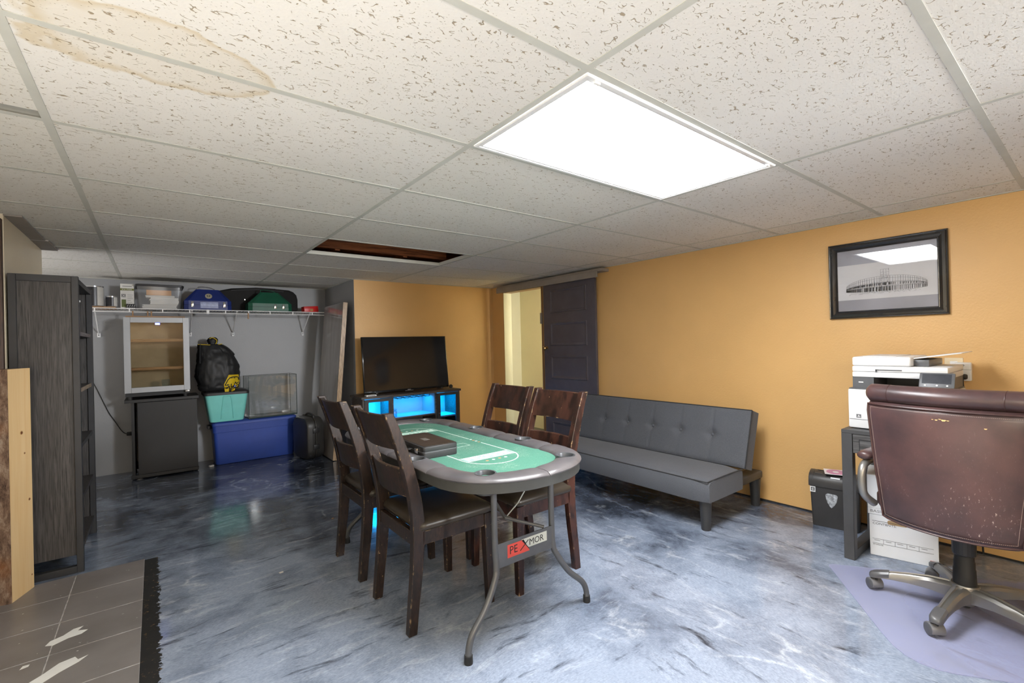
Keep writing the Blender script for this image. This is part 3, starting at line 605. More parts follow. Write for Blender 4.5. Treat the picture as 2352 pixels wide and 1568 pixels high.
for k in range(4): obj('print_chip', lathe(BM(), [(0, ZP + .0001), (.008, ZP + .0001), (.008, ZP + .0004), (0, ZP + .0004)], (OX + HW, 1.296 + k * .028, 0), 10, cap=False), 'orange' if k % 2 == 0 else 'print_', tb, smooth=False)
for x0 in (.18, .27):
    rc = [(x0, 1.26), (x0 + .115, 1.26), (x0 + .115, 1.33), (x0, 1.33)]
    obj('print_line', ribbon(BM(), rc, .004, ZP + .0001, True), 'print_', tb, smooth=False)
# folding steel legs
def legset(yt, yf, sgn):
    for x, xf in ((.165, -.005), (.490, .665)):
        d = (xf - x)
        pts = [(x, yt, .69), (x, yt, .42), (x, yt + (yf - yt) * .15, .31), (x + d * .08, yt + (yf - yt) * .35, .265), (x + d * .42, yt + (yf - yt) * .65, .175), (x + d * .85, yt + (yf - yt) * .92, .105), (x + d * .985, yf, .055), (xf, yf, .012)]
        lg = obj('leg', tube(BM(), smooth_path(pts, 6), .0135, 12), 'steel', tb)
        obj('rubber_foot', lathe(BM(), [(0, 0), (.017, 0), (.0175, .004), (.0165, .032), (.0145, .034), (0, .034)], (xf, yf, 0), 14, cap=False), 'rubber', lg)
    ypl = yt + (yf - yt) * .2
    obj('brand_plate' if sgn < 0 else 'cross_plate', box(BM(), .168, .487, ypl - .0025, ypl + .0025, .300, .403, .001, 1), 'steel', tb)
    return ypl
yp = legset(.735, .69, -1); legset(2.06, 2.13, 1)
yq = yp - .0032
flat('logo_panel', [(.222, yq, .330), (.345, yq, .330), (.312, yq, .386), (.222, yq, .386)], 'redlogo', tb)
flat('logo_panel', [(.340, yq, .345), (.448, yq, .345), (.448, yq, .389), (.300, yq, .389)], 'lightlogo', tb)
text('lettering', 'PE', .048, (.232, yq - .0004, .344), (1, 0, 0), (0, 0, 1), 'ink', tb, .95, .0002)
text('lettering', 'MOR', .040, (.342, yq - .0004, .353), (1, 0, 0), (0, 0, 1), 'ink', tb, .98, .0002)
obj('lettering', tube(tube(BM(), [(.291, yq - .001, .343), (.338, yq - .001, .379)], .0016, 6), [(.303, yq - .001, .384), (.341, yq - .001, .340)], .0016, 6), 'ink', tb)
br = obj('brace', tube(tube(BM(), [(.445, yp + .012, .402), (.33, .88, .432)], .008, 8), [(.33, .88, .432), (.33, 1.25, .688)], .008, 8), 'steel', tb)
obj('brace', tube(tube(BM(), [(.33, 2.05, .38), (.33, 1.92, .432)], .008, 8), [(.33, 1.92, .432), (.33, 1.56, .688)], .008, 8), 'steel', tb)
obj('strap', tube(BM(), [(.335, .87, .445), (.345, .80, .52), (.352, .70, .66)], .0028, 6), 'lightlogo', tb)
lt = obj('latch', lathe(BM(), [(0, -.008), (.009, -.008), (.011, 0), (.009, .004), (0, .004)], (.452, .596, .686), 14, 'Y', cap=False), 'chrome', tb)
obj('latch', lathe(BM(), [(0, -.008), (.006, -.008), (.008, 0), (0, .004)], (.452, .596, .669), 14, 'Y', cap=False), 'chrome', tb)

# chip case lying on the felt
t = thing('chip_case', 'black briefcase for poker chips lying flat on green felt', 'case', (.146, 1.318, .7042), -.03)
bx = lambda z0, z1, i=0: rrect(-.094 + i, .094 - i, -.178 + i, .178 - i, .014)
obj('base', prism(BM(), bx(0, .03), 0, .030, bev=.003), 'darkplastic', t); obj('lid', prism(BM(), bx(0, 0), .033, .057, bev=.004), 'darkplastic', t)
obj('seam_band', prism(BM(), bx(0, 0, -.0015), .0295, .0335), 'steel', t)
obj('lid_panel', prism(BM(), rrect(-.082, .082, -.166, .166, .008), .057, .0578), wood('case_grain', (.022, .016, .013), (.05, .036, .029), along='X', freq=12, rough=.4), t)
for y in (-.11, .11): obj('latch', box(BM(), -.103, -.093, y - .016, y + .016, .02, .045, .003), 'chrome', t)
obj('handle', tube(BM(), smooth_path([(-.094, -.045, .03), (-.112, -.04, .03), (-.114, 0, .03), (-.112, .04, .03), (-.094, .045, .03)], 5), .006, 8), 'darkplastic', t)
obj('badge', box(BM(), -.016, .016, -.028, .028, .0576, .0584, .0004, 1), 'pewter', t)

# ------------------------------------------------------------------ dining chairs (local: back at x=0, front +x, origin between the rear feet)
def chair_proto(mat, label):
    t = thing('dining_chair', label, 'chair', group='ladder back dining chairs at the card table')
    W = .21
    bk = [(0, .0), (.010, .12), (.022, .25), (.030, .40), (.028, .50), (.012, .62), (-.016, .74), (-.052, .86), (-.088, .965)]
    th = [.040, .044, .050, .056, .058, .056, .052, .047, .040]
    path = smooth_path([(x, 0, z) for x, z in bk], 4); tw = []
    for i in range(len(path)):
        f = i / 4; a = int(min(f, len(th) - 2)); tw.append(th[a] + (th[a + 1] - th[a]) * (f - a))
    def xback(z):
        for p, q in zip(path, path[1:]):
            if p.z <= z <= q.z: return p.x + (q.x - p.x) * (z - p.z) / (q.z - p.z)
        return path[-1].x
    for s in (-1, 1):
        bm = BM(); y0, y1 = (s * W, s * (W - .036))
        y0, y1 = min(y0, y1), max(y0, y1)
        rings = []
        for p, w_ in zip(path, tw):
            c = .003
            x0, x1 = p.x, p.x + w_
            rings.append([(x0 + c, y0, p.z), (x1 - c, y0, p.z), (x1, y0 + c, p.z), (x1, y1 - c, p.z), (x1 - c, y1, p.z), (x0 + c, y1, p.z), (x0, y1 - c, p.z), (x0, y0 + c, p.z)])
        loft(bm, rings); obj('rear_leg', bm, mat, t, ang=30)
        fx = .445
        bm = BM(); rings = []
        for z, k in ((0, .034), (.2, .040), (.436, .046)):
            x1 = fx; x0 = x1 - k; ya, yb = s * (W + .008), s * (W + .008 - k); ya, yb = min(ya, yb), max(ya, yb); c = .003
            rings.append([(x0 + c, ya, z), (x1 - c, ya, z), (x1, ya + c, z), (x1, yb - c, z), (x1 - c, yb, z), (x0 + c, yb, z), (x0, yb - c, z), (x0, ya + c, z)])
        loft(bm, rings); obj('front_leg', bm, mat, t, ang=30)
        obj('seat_rail', box(BM(), .075, .402, s * W - (.022 if s > 0 else 0) , s * W + (.022 if s < 0 else 0), .375, .436, .002, 1), mat, t)
    obj('seat_rail', box(BM(), .42, .443, -W + .03, W - .03, .375, .436, .002, 1), mat, t)
    obj('seat_rail', box(BM(), .035, .06, -W + .036, W - .036, .375, .436, .002, 1), mat, t)
    for z0, z1 in ((.802, .957), (.585, .715)):
        bm = BM(); rings = []; K = 12
        for i in range(K + 1):
            y = -W + .03 + (2 * W - .06) * i / K; u = 2 * i / K - 1; bow = -.030 * (1 - u * u)
            r = []
            for z, d in ((z0, .014), (z0, .034), ((z0 + z1) / 2, .034), (z1 - .003, .034), (z1, .031), (z1, .017), (z1 - .003, .014), ((z0 + z1) / 2, .014)):
                r.append((xback(z) + d + bow, y, z))
            rings.append(r)
        loft(bm, rings); obj('back_slat', bm, mat, t, ang=30)
    # padded seat
    bm = BM(); rings = []
    for z, ins in ((.436, .010), (.440, .002), (.455, -.002), (.470, .004), (.480, .018), (.487, .05), (.489, .11)):
        pl = rrect(.045 + ins + .01, .455 - ins, -W - .012 + ins, W + .012 - ins, max(.035 - ins * .1, .02)); rings.append([(x, y, z) for x, y in pl])
    loft(bm, rings); obj('seat', bm, 'seat', t, ang=60)
    return t
ch1 = chair_proto('espresso', 'dark worn dining chair nearest the camera, left of the card table')
ch1.location = (-.118, 1.195, 0)
c2 = dup(ch1); c2.location = (-.118, 1.792, 0); c2['label'] = 'dark worn dining chair behind the nearest one, towards the black suitcase'
ch3 = chair_proto('espresso_lit', 'reddish worn dining chair right of the card table, in front of the futon')
ch3.location = (.888, 1.150, 0); ch3.rotation_euler = (0, 0, PI)
c4 = dup(ch3); c4.location = (.908, 1.640, 0); c4.rotation_euler = (0, 0, PI); c4['label'] = 'reddish worn dining chair right of the card table, before the bright doorway'

# ------------------------------------------------------------------ futon
t = thing('futon_sofa', 'charcoal fabric futon sofa with button tufted back against tan wall', 'sofa', (1.80, 1.525, 0))
HL = .826
bm = BM(); K = 14
def sheet(rings): return rings
prof = [(0.004, .196), (0, .21), (0, .325), (.010, .338), (.06, .350), (.24, .356), (.42, .350), (.455, .338), (.46, .325), (.46, .21), (.455, .196)]
rings = []
for i in range(K + 1):
    u = -1 + 2 * i / K; y = u * HL; sq = .012 if abs(u) == 1 else 0
    rings.append([(x + (sq if x < .2 else -sq), y, z - (sq if z > .3 else -sq * .5)) for x, z in prof])
obj('seat', loft(bm, rings), 'futon', t, ang=50)
for s in (-1, 1): obj('piping', tube(BM(), smooth_path([(.004, s * (HL - .01), .334), (.1, s * (HL - .001), .342), (.36, s * (HL - .001), .342), (.455, s * (HL - .004), .334)], 3), .004, 6), 'futondark', t)
obj('piping', tube(BM(), [(.004, -HL + .01, .334), (.004, HL - .01, .334)], .004, 6), 'futondark', t)
# back: a leaning tufted pad
p0, p1 = V((.485, 0, .335)), V((.612, 0, .728)); ux = (p1 - p0).normalized(); nx = V((-ux.z, 0, ux.x)); LH = (p1 - p0).length; TH = .102
BY = [.974 - 1.525, 1.241 - 1.525, 1.50 - 1.525, 1.764 - 1.525, 2.017 - 1.525]
bm = BM(); NI, NJ = 132, 34; grid = []
def face_d(y, h):
    e = min(1, (HL - abs(y)) / .03, (LH - h) / .03, h / .03); puff = .012 * math.sqrt(max(0, e)) if e > 0 else 0
    d = puff
    for by in BY:
        q = (y - by); r2 = q * q + (h - .205) ** 2
        d -= .030 * math.exp(-r2 / .0011); d -= .006 * math.exp(-(q * q) / .00006)
        d -= .007 * math.exp(-((h - .205) ** 2) / .0001) * math.exp(-q * q / .006)
    return d
front = []
for i in range(NI + 1):
    y = -HL + 2 * HL * i / NI; col = []
    for j in range(NJ + 1):
        h = LH * j / NJ; p = p0 + ux * h + nx * face_d(y, h); col.append(bm.verts.new((p.x, y, p.z)))
    front.append(col)
for i in range(NI):
    for j in range(NJ): bm.faces.new((front[i][j], front[i + 1][j], front[i + 1][j + 1], front[i][j + 1]))
rim = [front[i][0] for i in range(NI + 1)] + [front[NI][j] for j in range(1, NJ + 1)] + [front[i][NJ] for i in range(NI - 1, -1, -1)] + [front[0][j] for j in range(NJ - 1, 0, -1)]
bk_ = []
for v in rim: bk_.append(bm.verts.new(v.co - nx * TH))
for i in range(len(rim)):
    j = (i + 1) % len(rim); bm.faces.new((rim[i], bk_[i], bk_[j], rim[j]))
bm.faces.new(bk_)
obj('backrest', bm, 'futon', t, ang=50)
edge = [(p0, -HL), (p0, HL), (p1, HL), (p1, -HL), (p0, -HL)]
pp = [V((p.x + nx.x * .002, y, p.z + nx.z * .002)) for p, y in edge]
obj('piping', tube(tube(tube(BM(), pp[1:3], .0042, 6), pp[2:4], .0042, 6), pp[3:5], .0042, 6), 'futondark', t)
for by in BY:
    p = p0 + ux * .205 + nx * (-.017); obj('button', lathe(BM(), [(0, .008), (.007, .007), (.011, .003), (.012, 0), (0, -.002)], (0, 0, 0), 12, cap=False), 'futon', t, (p.x, by, p.z)).rotation_euler = (0, math.atan2(nx.x, nx.z), 0)
for y in (-HL + .02, HL - .02):
    s = 1 if y > 0 else -1
    obj('support_bar', box(BM(), .40, .80, min(y, y - s * .10), max(y, y - s * .10), .205, .262, .014, 3), 'futonleg', t)
    for x in (.075, .765): obj('leg', lathe(BM(), [(0, 0), (.027, 0), (.029, .004), (.040, .205), (0, .205)], (x, y - s * .045, 0), 20, cap=False), 'futonleg', t)

# ------------------------------------------------------------------ sliding door and its track cover
d = struct('door_1', box(BM(), 2.645, 2.672, 2.368, 3.172, .02, 1.905, .002, 1), 'doorpaint')
for k in range(5):
    z1 = 1.845 - .375 * k; z0 = z1 - .262; y0, y1 = 2.49, 3.055
    rings = []
    for x, i in ((2.6445, 0), (2.636, .004), (2.636, .014), (2.6435, .030)): rings.append([(x, y0 + i, z0 + i), (x, y1 - i, z0 + i), (x, y1 - i, z1 - i), (x, y0 + i, z1 - i)])
    obj('panel', loft(BM(), rings), 'doorpaint', d, ang=20)
obj('lock_plate', box(BM(), 2.640, 2.646, 3.085, 3.125, 1.10, 1.29, .002, 1), 'doorpaint', d)
obj('knob', lathe(BM(), [(0, -.062), (.018, -.060), (.027, -.048), (.026, -.036), (.012, -.026), (.010, -.008), (.022, -.004), (.022, 0), (0, 0)], (2.641, 3.118, 1.178), 18, 'X', cap=False), 'brass', d)
bm = BM(); box(bm, 2.585, 2.60, 2.285, 4.02, 1.897, 1.962, .002, 1)
o = struct('trim_3', bm, 'valance')
struct('trim_4', box(BM(), 2.60, 2.72, 2.24, 4.02, 1.955, 1.985, .002, 1), 'valance')
struct('trim_5', box(BM(), 2.688, 2.716, 3.262, 3.285, 1.47, 1.60, .002, 1), 'valance')

# ------------------------------------------------------------------ framed picture on the right wall
t = thing('framed_picture', 'black framed pencil drawing of a round arena on tan wall', 'picture', (2.72, -.0045, 1.61))
w_, h_ = .302, .25
prof = [(0, 0), (0, -.020), (.004, -.026), (.008, -.024), (.012, -.030), (.026, -.032), (.038, -.024), (.043, -.018), (.046, -.019), (.05, -.014), (.05, -.004)]
for (ya, za, yb, zb) in ((-w_, -h_, w_, -h_), (w_, -h_, w_, h_), (w_, h_, -w_, h_), (-w_, h_, -w_, -h_)):
    rings = []
    for y, z in ((ya, za), (yb, zb)):
        sy, sz = -math.copysign(1, y), -math.copysign(1, z); rings.append([(x, y + sy * i, z + sz * i) for i, x in prof])
    obj('frame_rail', loft(BM(), rings), 'frame', t, ang=25)
bxo('backing', (-.008, -.004, -.26, .26, -.21, .21), 'mattint', t, smooth=False)
bxo('print', (-.0092, -.0082, -.2525, .2525, -.128, .103), 'artpaper', t, smooth=False)
# sketch: curved two-tier arcade with a taller centre bay
bm = BM(); X0 = -.0096
def seg(a, b, wd=.0011):
    a, b = V((X0, *a)), V((X0, *b)); tt = (b - a).normalized(); s = V((0, -tt.z, tt.y)) * wd / 2
    bm.faces.new([bm.verts.new(q) for q in (a + s, b + s, b - s, a - s)])
rnd = random.Random(3)
def ysk(u): return .205 * math.sin(u * 1.25) / math.sin(1.25)
def base(u): return -.088 + .012 * u * u
def top(u): return .012 - .052 * u * u
tiers = (0, .38, .62, .86, 1)
for i in range(-20, 21):
    u = i / 20; y = -ysk(u); z0, z1 = base(u), top(u)
    for q in range(2): seg((y + rnd.uniform(-.001, .001), z0), (y + rnd.uniform(-.001, .001), z1 + rnd.uniform(-.006, .002)), .0012)
    if i < 20:
        v = (i + 1) / 20; y2 = -ysk(v)
        for k in tiers: seg((y, z0 + (z1 - z0) * k), (y2, base(v) + (top(v) - base(v)) * k), .0013)
        for k0, k1 in ((.05, .34), (.42, .58)):
            m = 3 if i > 2 else 6
            for q in range(m):
                f = rnd.random(); seg((y + (y2 - y) * f, z0 + (z1 - z0) * k0), (y + (y2 - y) * min(1, f + .1), z0 + (z1 - z0) * k1), .0016 if i > 3 else .0024)
            ax = [(y + (y2 - y) * (.15 + .7 * q / 6), z0 + (z1 - z0) * (k1 - .04 + .04 * math.sin(PI * q / 6))) for q in range(7)]
            for a, b in zip(ax, ax[1:]): seg(a, b)
for y in (-.022, -.008, .006, .02): seg((y, -.085), (y, .055), .0014)
for z in (-.03, .0, .02, .035, .055): seg((-.022, z), (.02, z), .0013)
for q in range(30): a = rnd.uniform(-.02, .018); b = rnd.uniform(-.08, .05); seg((a, b), (a + rnd.uniform(-.006, .006), b + rnd.uniform(.004, .015)), .0014)
for q in range(40): a = rnd.uniform(-.19, .19); seg((a, -.092 + rnd.uniform(-.006, .004)), (a + rnd.uniform(.004, .016), -.092 + rnd.uniform(-.006, .004)), .001)
obj('drawing', bm, 'pencil', t, smooth=False)
bxo('glass_pane', (-.0150, -.0135, -.256, .256, -.204, .204), 'picglass', t, smooth=False)

# ------------------------------------------------------------------ television and its lit stand
t = thing('tv_stand', 'low dark television stand with blue glowing glass cupboards', 'stand', (1.348, 3.93, 0))
w_ = .602; D = .34
obj('top', box(BM(), -w_ - .005, w_ + .005, -.012, D + .005, .690, .715, .002, 1), 'stand', t)
for nme, x0, x1 in (('side_panel', -w_ + .01, -w_ + .03), ('divider', -.268, -.248), ('divider', .262, .282), ('side_panel', w_ - .03, w_ - .01)):
    obj(nme, box(BM(), x0, x1, 0, D, .03, .690, .001, 1), 'stand', t)
obj('bottom_board', box(BM(), -w_ + .01, w_ - .01, 0, D, .0, .045), 'stand', t)
obj('back_board', box(BM(), -w_ + .03, w_ - .03, D - .012, D, .045, .69), 'standblue', t)
obj('shelf', box(BM(), -.248, .262, .004, D - .012, .435, .455, .001, 1), 'stand', t)
obj('shelf_lining', box(BM(), -.247, .261, .012, D - .012, .455, .458), 'standblue', t)
obj('lining', box(BM(), .2595, .2625, .02, D - .012, .458, .690), 'standblue', t)
for x0, x1 in ((-w_ + .03, -.268), (.282, w_ - .03)):
    obj('shelf', box(BM(), x0, x1, .03, D - .012, .395, .412), 'standblue', t)
    obj('lining', box(BM(), x0 if x0 > 0 else x0 + .0, x0 + .003, .03, D - .012, .412, .69), 'standblue', t)
    obj('led_strip', box(BM(), x0 + .02, x1 - .02, D - .03, D - .02, .676, .684), 'led', t)
    dd = obj('door', BM(), 'stand', t); dd.data = bpy.data.meshes.new('door')
    bm = BM(); f = .042
    box(bm, x0, x0 + f, -.012, .006, .05, .684); box(bm, x1 - f, x1, -.012, .006, .05, .684); box(bm, x0 + f, x1 - f, -.012, .006, .684 - .030, .684); box(bm, x0 + f, x1 - f, -.012, .006, .05, .10)
    bm.to_mesh(dd.data); bm.free(); dd.data.materials.append(M['charcoalframe'] if 'charcoalframe' in M else M['cabframe'])
    obj('glass_pane', box(BM(), x0 + f, x1 - f, -.004, -.001, .10, .654), 'smokeglass', dd, smooth=False)
    obj('knob', lathe(BM(), [(0, -.02), (.008, -.018), (.008, -.01), (.005, 0), (0, 0)], (x1 - .02 if x0 < 0 else x0 + .02, -.012, .45), 12, 'Y', cap=False), 'steel', dd)
obj('led_strip', box(BM(), -.23, .245, D - .03, D - .02, .676, .684), 'led', t)
rk = BM()
for k in range(5):
    x = -.17 + k * .085
    for s in (-1, 1): tube(rk, smooth_path([(x + s * .034, .03, .688), (x + s * .034, .03, .668), (x + s * .012, .03, .660), (x + s * .012, .28, .660)], 3), .003, 6)
obj('glass_rack', rk, 'rubber', t)
o = obj('glass_jar', lathe(BM(), [(0, 0), (.030, 0), (.032, .004), (.032, .062), (.026, .07), (.030, .074), (.030, .082), (.027, .082), (.023, .070), (.029, .06), (.029, .006), (0, .004)], (0, 0, 0), 20, cap=False), 'jar', None, (1.135, 4.0, .4585)); tag(o, 'small clear glass jar in the open blue lit compartment', 'jar')
obj('lid', lathe(BM(), [(0, .0825), (.031, .0825), (.031, .094), (0, .094)], (0, 0, 0), 20, cap=False), 'clear', o)
tv = thing('television', 'black flat television leaning back on the blue lit stand', 'television', (1.348, 4.055, .7235)); tv.rotation_euler = (math.radians(-6.2), 0, 0)
obj('bezel', box(BM(), -.522, .522, 0, .025, .012, .632, .003), 'blackgloss', tv); obj('screen', box(BM(), -.512, .512, -.0012, .001, .034, .624), 'tv', tv, smooth=False)
obj('housing', box(BM(), -.40, .40, .024, .06, .03, .42, .012), 'darkplastic', tv); obj('chin_bar', box(BM(), -.05, .05, -.004, .002, .006, .014, .001, 1), 'steel', tv); obj('badge', box(BM(), -.018, .018, -.002, -.001, .019, .024), 'silver', tv, smooth=False)
for x in (-.40, .40): obj('foot', box(BM(), x - .012, x + .012, -.05, .075, .0, .014, .003), 'darkplastic', tv)
o = obj('cable_reel', lathe(BM(), [(0, 0), (.022, 0), (.024, .008), (.022, .016), (0, .016)], (0, 0, 0), 20, 'Y', cap=False), 'rubber', None, (1.885, 4.03, .740)); tag(o, 'small round black puck standing beside the lower right television corner', 'puck')
o = bxo('media_box', (-.055, .055, -.03, .03, 0, .014), 'white', None, bev=.003); o.location = (.862, 3.975, .7155); tag(o, 'slim white box on left end of television stand', 'box'); obj('port_strip', box(BM(), -.04, .04, -.0308, -.0300, .004, .010), 'greyink', o, smooth=False)
o = obj('power_cord', tube(BM(), smooth_path([(.90, 4.10, .722), (.82, 4.13, .735), (.745, 4.15, .722), (.722, 4.16, .66), (.728, 4.17, .58), (.735, 4.2, .50), (.74, 4.25, .006)], 6), .003, 6), 'cordm'); tag(o, 'black cord drooping off the left end of television stand', 'cord')

# ------------------------------------------------------------------ wine fridge on its cupboard
t = thing('storage_cube', 'graphite laminate cupboard standing against the grey wall', 'cupboard', (-.885, 4.95, 0))
obj('top', box(BM(), -.312, .285, -.004, .40, .752, .782, .002, 1), 'cubefront', t); obj('front_panel', box(BM(), -.215, .268, .012, .026, .045, .748, .001, 1), 'cubefront', t)
obj('side_panel', box(BM(), -.262, -.238, .004, .40, .03, .752, .001, 1), 'cubefront', t); obj('side_panel', box(BM(), .246, .268, .026, .40, .03, .752, .001, 1), 'cubefront', t)
obj('back_board', box(BM(), -.238, .246, .38, .40, .03, .752), 'blackgloss', t); obj('base_rail', box(BM(), -.270, .272, -.006, .03, .012, .045, .002, 1), 'cubefront', t)
for x in (-.25, .25): obj('foot', lathe(BM(), [(0, 0), (.016, 0), (.016, .013), (0, .013)], (x, .05, 0), 12, cap=False), 'rubber', t); obj('foot', lathe(BM(), [(0, 0), (.016, 0), (.016, .03), (0, .03)], (x, .35, 0), 12, cap=False), 'rubber', t)
fr = thing('wine_fridge', 'small wine fridge with silver framed glass door on the graphite cupboard', 'fridge', (-.932, 4.90, .782))
X0, X1, Z0, Z1 = -.259, .259, .068, .803
fb = obj('body', BM(), 'rubber', fr); fb.data = bpy.data.meshes.new('body'); bm = BM()
box(bm, X0 + .004, X0 + .03, .045, .44, .03, Z1 - .003); box(bm, X1 - .03, X1 - .004, .045, .44, .03, Z1 - .003); box(bm, X0 + .03, X1 - .03, .045, .44, Z1 - .03, Z1 - .003); box(bm, X0 + .03, X1 - .03, .045, .44, .03, .09); box(bm, X0 + .03, X1 - .03, .42, .44, .09, Z1 - .03)
bm.to_mesh(fb.data); bm.free(); fb.data.materials.append(M['rubber'])
bm = BM(); a, b, c, d2 = X0 + .031, X1 - .031, .091, Z1 - .031
box(bm, a, a + .004, .047, .418, c, d2); box(bm, b - .004, b, .047, .418, c, d2); box(bm, a, b, .414, .418, c, d2); box(bm, a, b, .047, .418, d2 - .004, d2); box(bm, a, b, .047, .418, c, c + .004)
obj('lining', bm, 'fridgein', fr, smooth=False)
for z in (.575, .295): obj('shelf', box(BM(), a + .006, b - .006, .07, .40, z, z + .008), 'steel', fr); obj('shelf_front', box(BM(), a + .005, b - .005, .055, .072, z - .012, z + .016, .002, 1), 'beech', fr)
for x in (-.22, .22): obj('foot', lathe(BM(), [(0, 0), (.018, 0), (.018, .031), (0, .031)], (x, .08, 0), 12, cap=False), 'rubber', fr); obj('foot', lathe(BM(), [(0, 0), (.018, 0), (.018, .031), (0, .031)], (x, .38, 0), 12, cap=False), 'rubber', fr)
dd = obj('door', BM(), 'silver', fr); dd.data = bpy.data.meshes.new('door'); bm = BM(); f = .052
box(bm, X0, X0 + f, 0, .042, Z0, Z1, .002, 1); box(bm, X1 - f, X1, 0, .042, Z0, Z1, .002, 1); box(bm, X0 + f, X1 - f, 0, .042, Z1 - f, Z1, .002, 1); box(bm, X0 + f, X1 - f, 0, .042, Z0, Z0 + f, .002, 1)
bm.to_mesh(dd.data); bm.free(); dd.data.materials.append(M['silver'])
obj('glass_pane', box(BM(), X0 + f, X1 - f, .006, .010, Z0 + f, Z1 - f), 'fridgeglass', dd, smooth=False)
obj('display', box(BM(), -.016, .020, .0042, .0055, Z1 - f - .020, Z1 - f - .004), 'bluedisp', dd, smooth=False)
obj('hinge', box(BM(), X1 - .045, X1 - .005, .004, .035, Z0 - .022, Z0, .004), 'pewter', fr)
o = obj('drinking_glass', lathe(BM(), [(0, 0), (.028, 0), (.036, .05), (.034, .085), (.032, .085), (.034, .05), (.026, .004), (0, .004)], (0, 0, 0), 18, cap=False), 'jar', None, (-.872, 5.02, .877)); tag(o, 'clear stemless glass inside the wine fridge, on its floor', 'glass')
o = bxo('wood_plank', (-.245, .225, -.12, .12, 0, .014), 'rawwood', None, bev=.001, seg=1); o.location = (-.93, 5.06, 1.586); tag(o, 'thin brown plank lying on top of the wine fridge', 'plank')
o = obj('power_cord', tube(BM(), smooth_path([(-1.47, 5.385, 1.0), (-1.42, 5.388, .87), (-1.368, 5.388, .72), (-1.335, 5.388, .63), (-1.29, 5.385, .54), (-1.24, 5.38, .44), (-1.205, 5.375, .405), (-1.165, 5.36, .40)], 6), .004, 6), 'cordm'); tag(o, 'thin black cord hanging down the grey wall left of cupboard', 'cord'); obj('plug', box(BM(), -1.20, -1.155, 5.345, 5.385, .385, .42, .006), 'rubber', o)

# ------------------------------------------------------------------ totes, bag, tank, suitcase
def tote(name, label, mat, lidmat, cx, y0, wb, wt, db, dt, h, lidh, loc_z, ribs=False):
    t = thing(name, label, 'tote', (cx, y0, loc_z))
    rings = []
    prof = [(0, 0), (.02, .0), (.5, .0), (.93, .0), (.93, .012), (1, .012)] if not ribs else [(0, 0), (.5, 0), (.78, 0), (.785, .007), (.97, .007), (1, .007)]
    def rg(k, ex, z):
        ww = wb + (wt - wb) * k + ex; dp = db + (dt - db) * k + ex; cy = dt / 2
        return [(x, y, z) for x, y in rrect(-ww, ww, cy - dp / 2 - ex * .0, cy + dp / 2, .035)]
    rings.append(rg(0, -.012, 0)); rings.append(rg(0, -.003, .004)); rings.append(rg(0, 0, .014))
    for k, ex in prof[1:]: rings.append(rg(k, ex, max(.016, h * k)))
    obj('body', loft(BM(), rings), mat, t, ang=35)
    zz = h; pl = lambda i: rrect(-wt - .012 + i, wt + .012 - i, -.012 + i, dt + .012 - i, .04)
    rings = [[(x, y, z) for x, y in pl(i)] for i, z in ((.004, zz - .022), (0, zz - .020), (0, zz + .004), (.005, zz + .010), (.018, zz + .012), (.028, zz + lidh - .004), (.034, zz + lidh))]
    obj('lid', loft(BM(), rings), lidmat, t, ang=35)
    return t
bt = tote('storage_tote', 'long blue plastic tote on the floor under the glass tank', 'blue', 'bluerim', -.062, 5.04, .392, .412, .29, .32, .445, .022, 0, True)
obj('end_handle', box(BM(), -.455, -.42, .10, .22, .385, .425, .008), 'lid', bt)
tt = tote('storage_tote', 'teal plastic tote stacked on left end of blue tote', 'teal', 'lid', -.342, 5.0, .160, .203, .25, .31, .315, .024, .4675)
ht = .315
for s in (-1, 1):
    obj('rib', tube(BM(), smooth_path([(s * .058, .022, .03), (s * .048, .010, .16), (s * .036, .001, .262), (s * .024, -.001, .278), (0, -.001, .281)], 4), .0045, 6), 'teal', tt)
# drawstring bag: rings of a sagging sack
t = thing('drawstring_bag', 'black drawstring duffel bag with yellow print on the teal tote', 'bag', (-.40, 5.12, .808))
prof = [(0, -.575, -.26, .10), (.004, -.585, -.245, .12), (.03, -.598, -.212, .14), (.075, -.602, -.208, .150), (.16, -.622, -.205, .158), (.25, -.618, -.203, .152), (.32, -.605, -.225, .140), (.38, -.600, -.258, .118), (.44, -.600, -.30, .095), (.485, -.600, -.345, .075), (.503, -.598, -.372, .06), (.506, -.575, -.39, .05), (.500, -.53, -.41, .034)]
bm = BM(); rings = []; K = 56
for z, x0, x1, dy in prof:
    cx, rx = (x0 + x1) / 2 + .40, (x1 - x0) / 2; ring = []
    for i in range(K):
        a = 2 * PI * i / K; e = .8
        x = cx + rx * math.copysign(abs(math.cos(a)) ** e, math.cos(a)); y = dy * math.copysign(abs(math.sin(a)) ** e, math.sin(a))
        q = noise.noise(V((x * 9, y * 9, z * 7))) * .010 + noise.noise(V((x * 22 + z * 18, y * 20, z * 26))) * .0055
        if z < .01 or z > .49: q *= .3
        ring.append(V((x * (1 + q * 3), y * (1 + q * 6) , z + q * .5)))
    rings.append(ring)
loft(bm, rings); bmesh.ops.subdivide_edges(bm, edges=bm.edges[:], cuts=2, smooth=.6, use_grid_fill=True); bm.normal_update()
for v in bm.verts:                                                  # creases of the slack nylon
    x, y, z = v.co; k = min(1, z / .05) * min(1, max(0, .52 - z) / .05)
    a_ = abs(noise.noise(V((x * 7 + z * 9, y * 8, z * 11 - x * 6)))) + .5 * abs(noise.noise(V((x * 16 - z * 14, y * 15 + 3, z * 17))))
    b_ = abs(noise.noise(V((x * 5 + 9, y * 5, z * 22)))) 
    v.co += v.normal * k * ((.018 * (.28 - min(a_, .5))) - .010 * math.exp(-(b_ / .06) ** 2))
tree = BVHTree.FromBMesh(bm)
obj('sack', bm, 'bag', t, ang=80)
rg2 = []
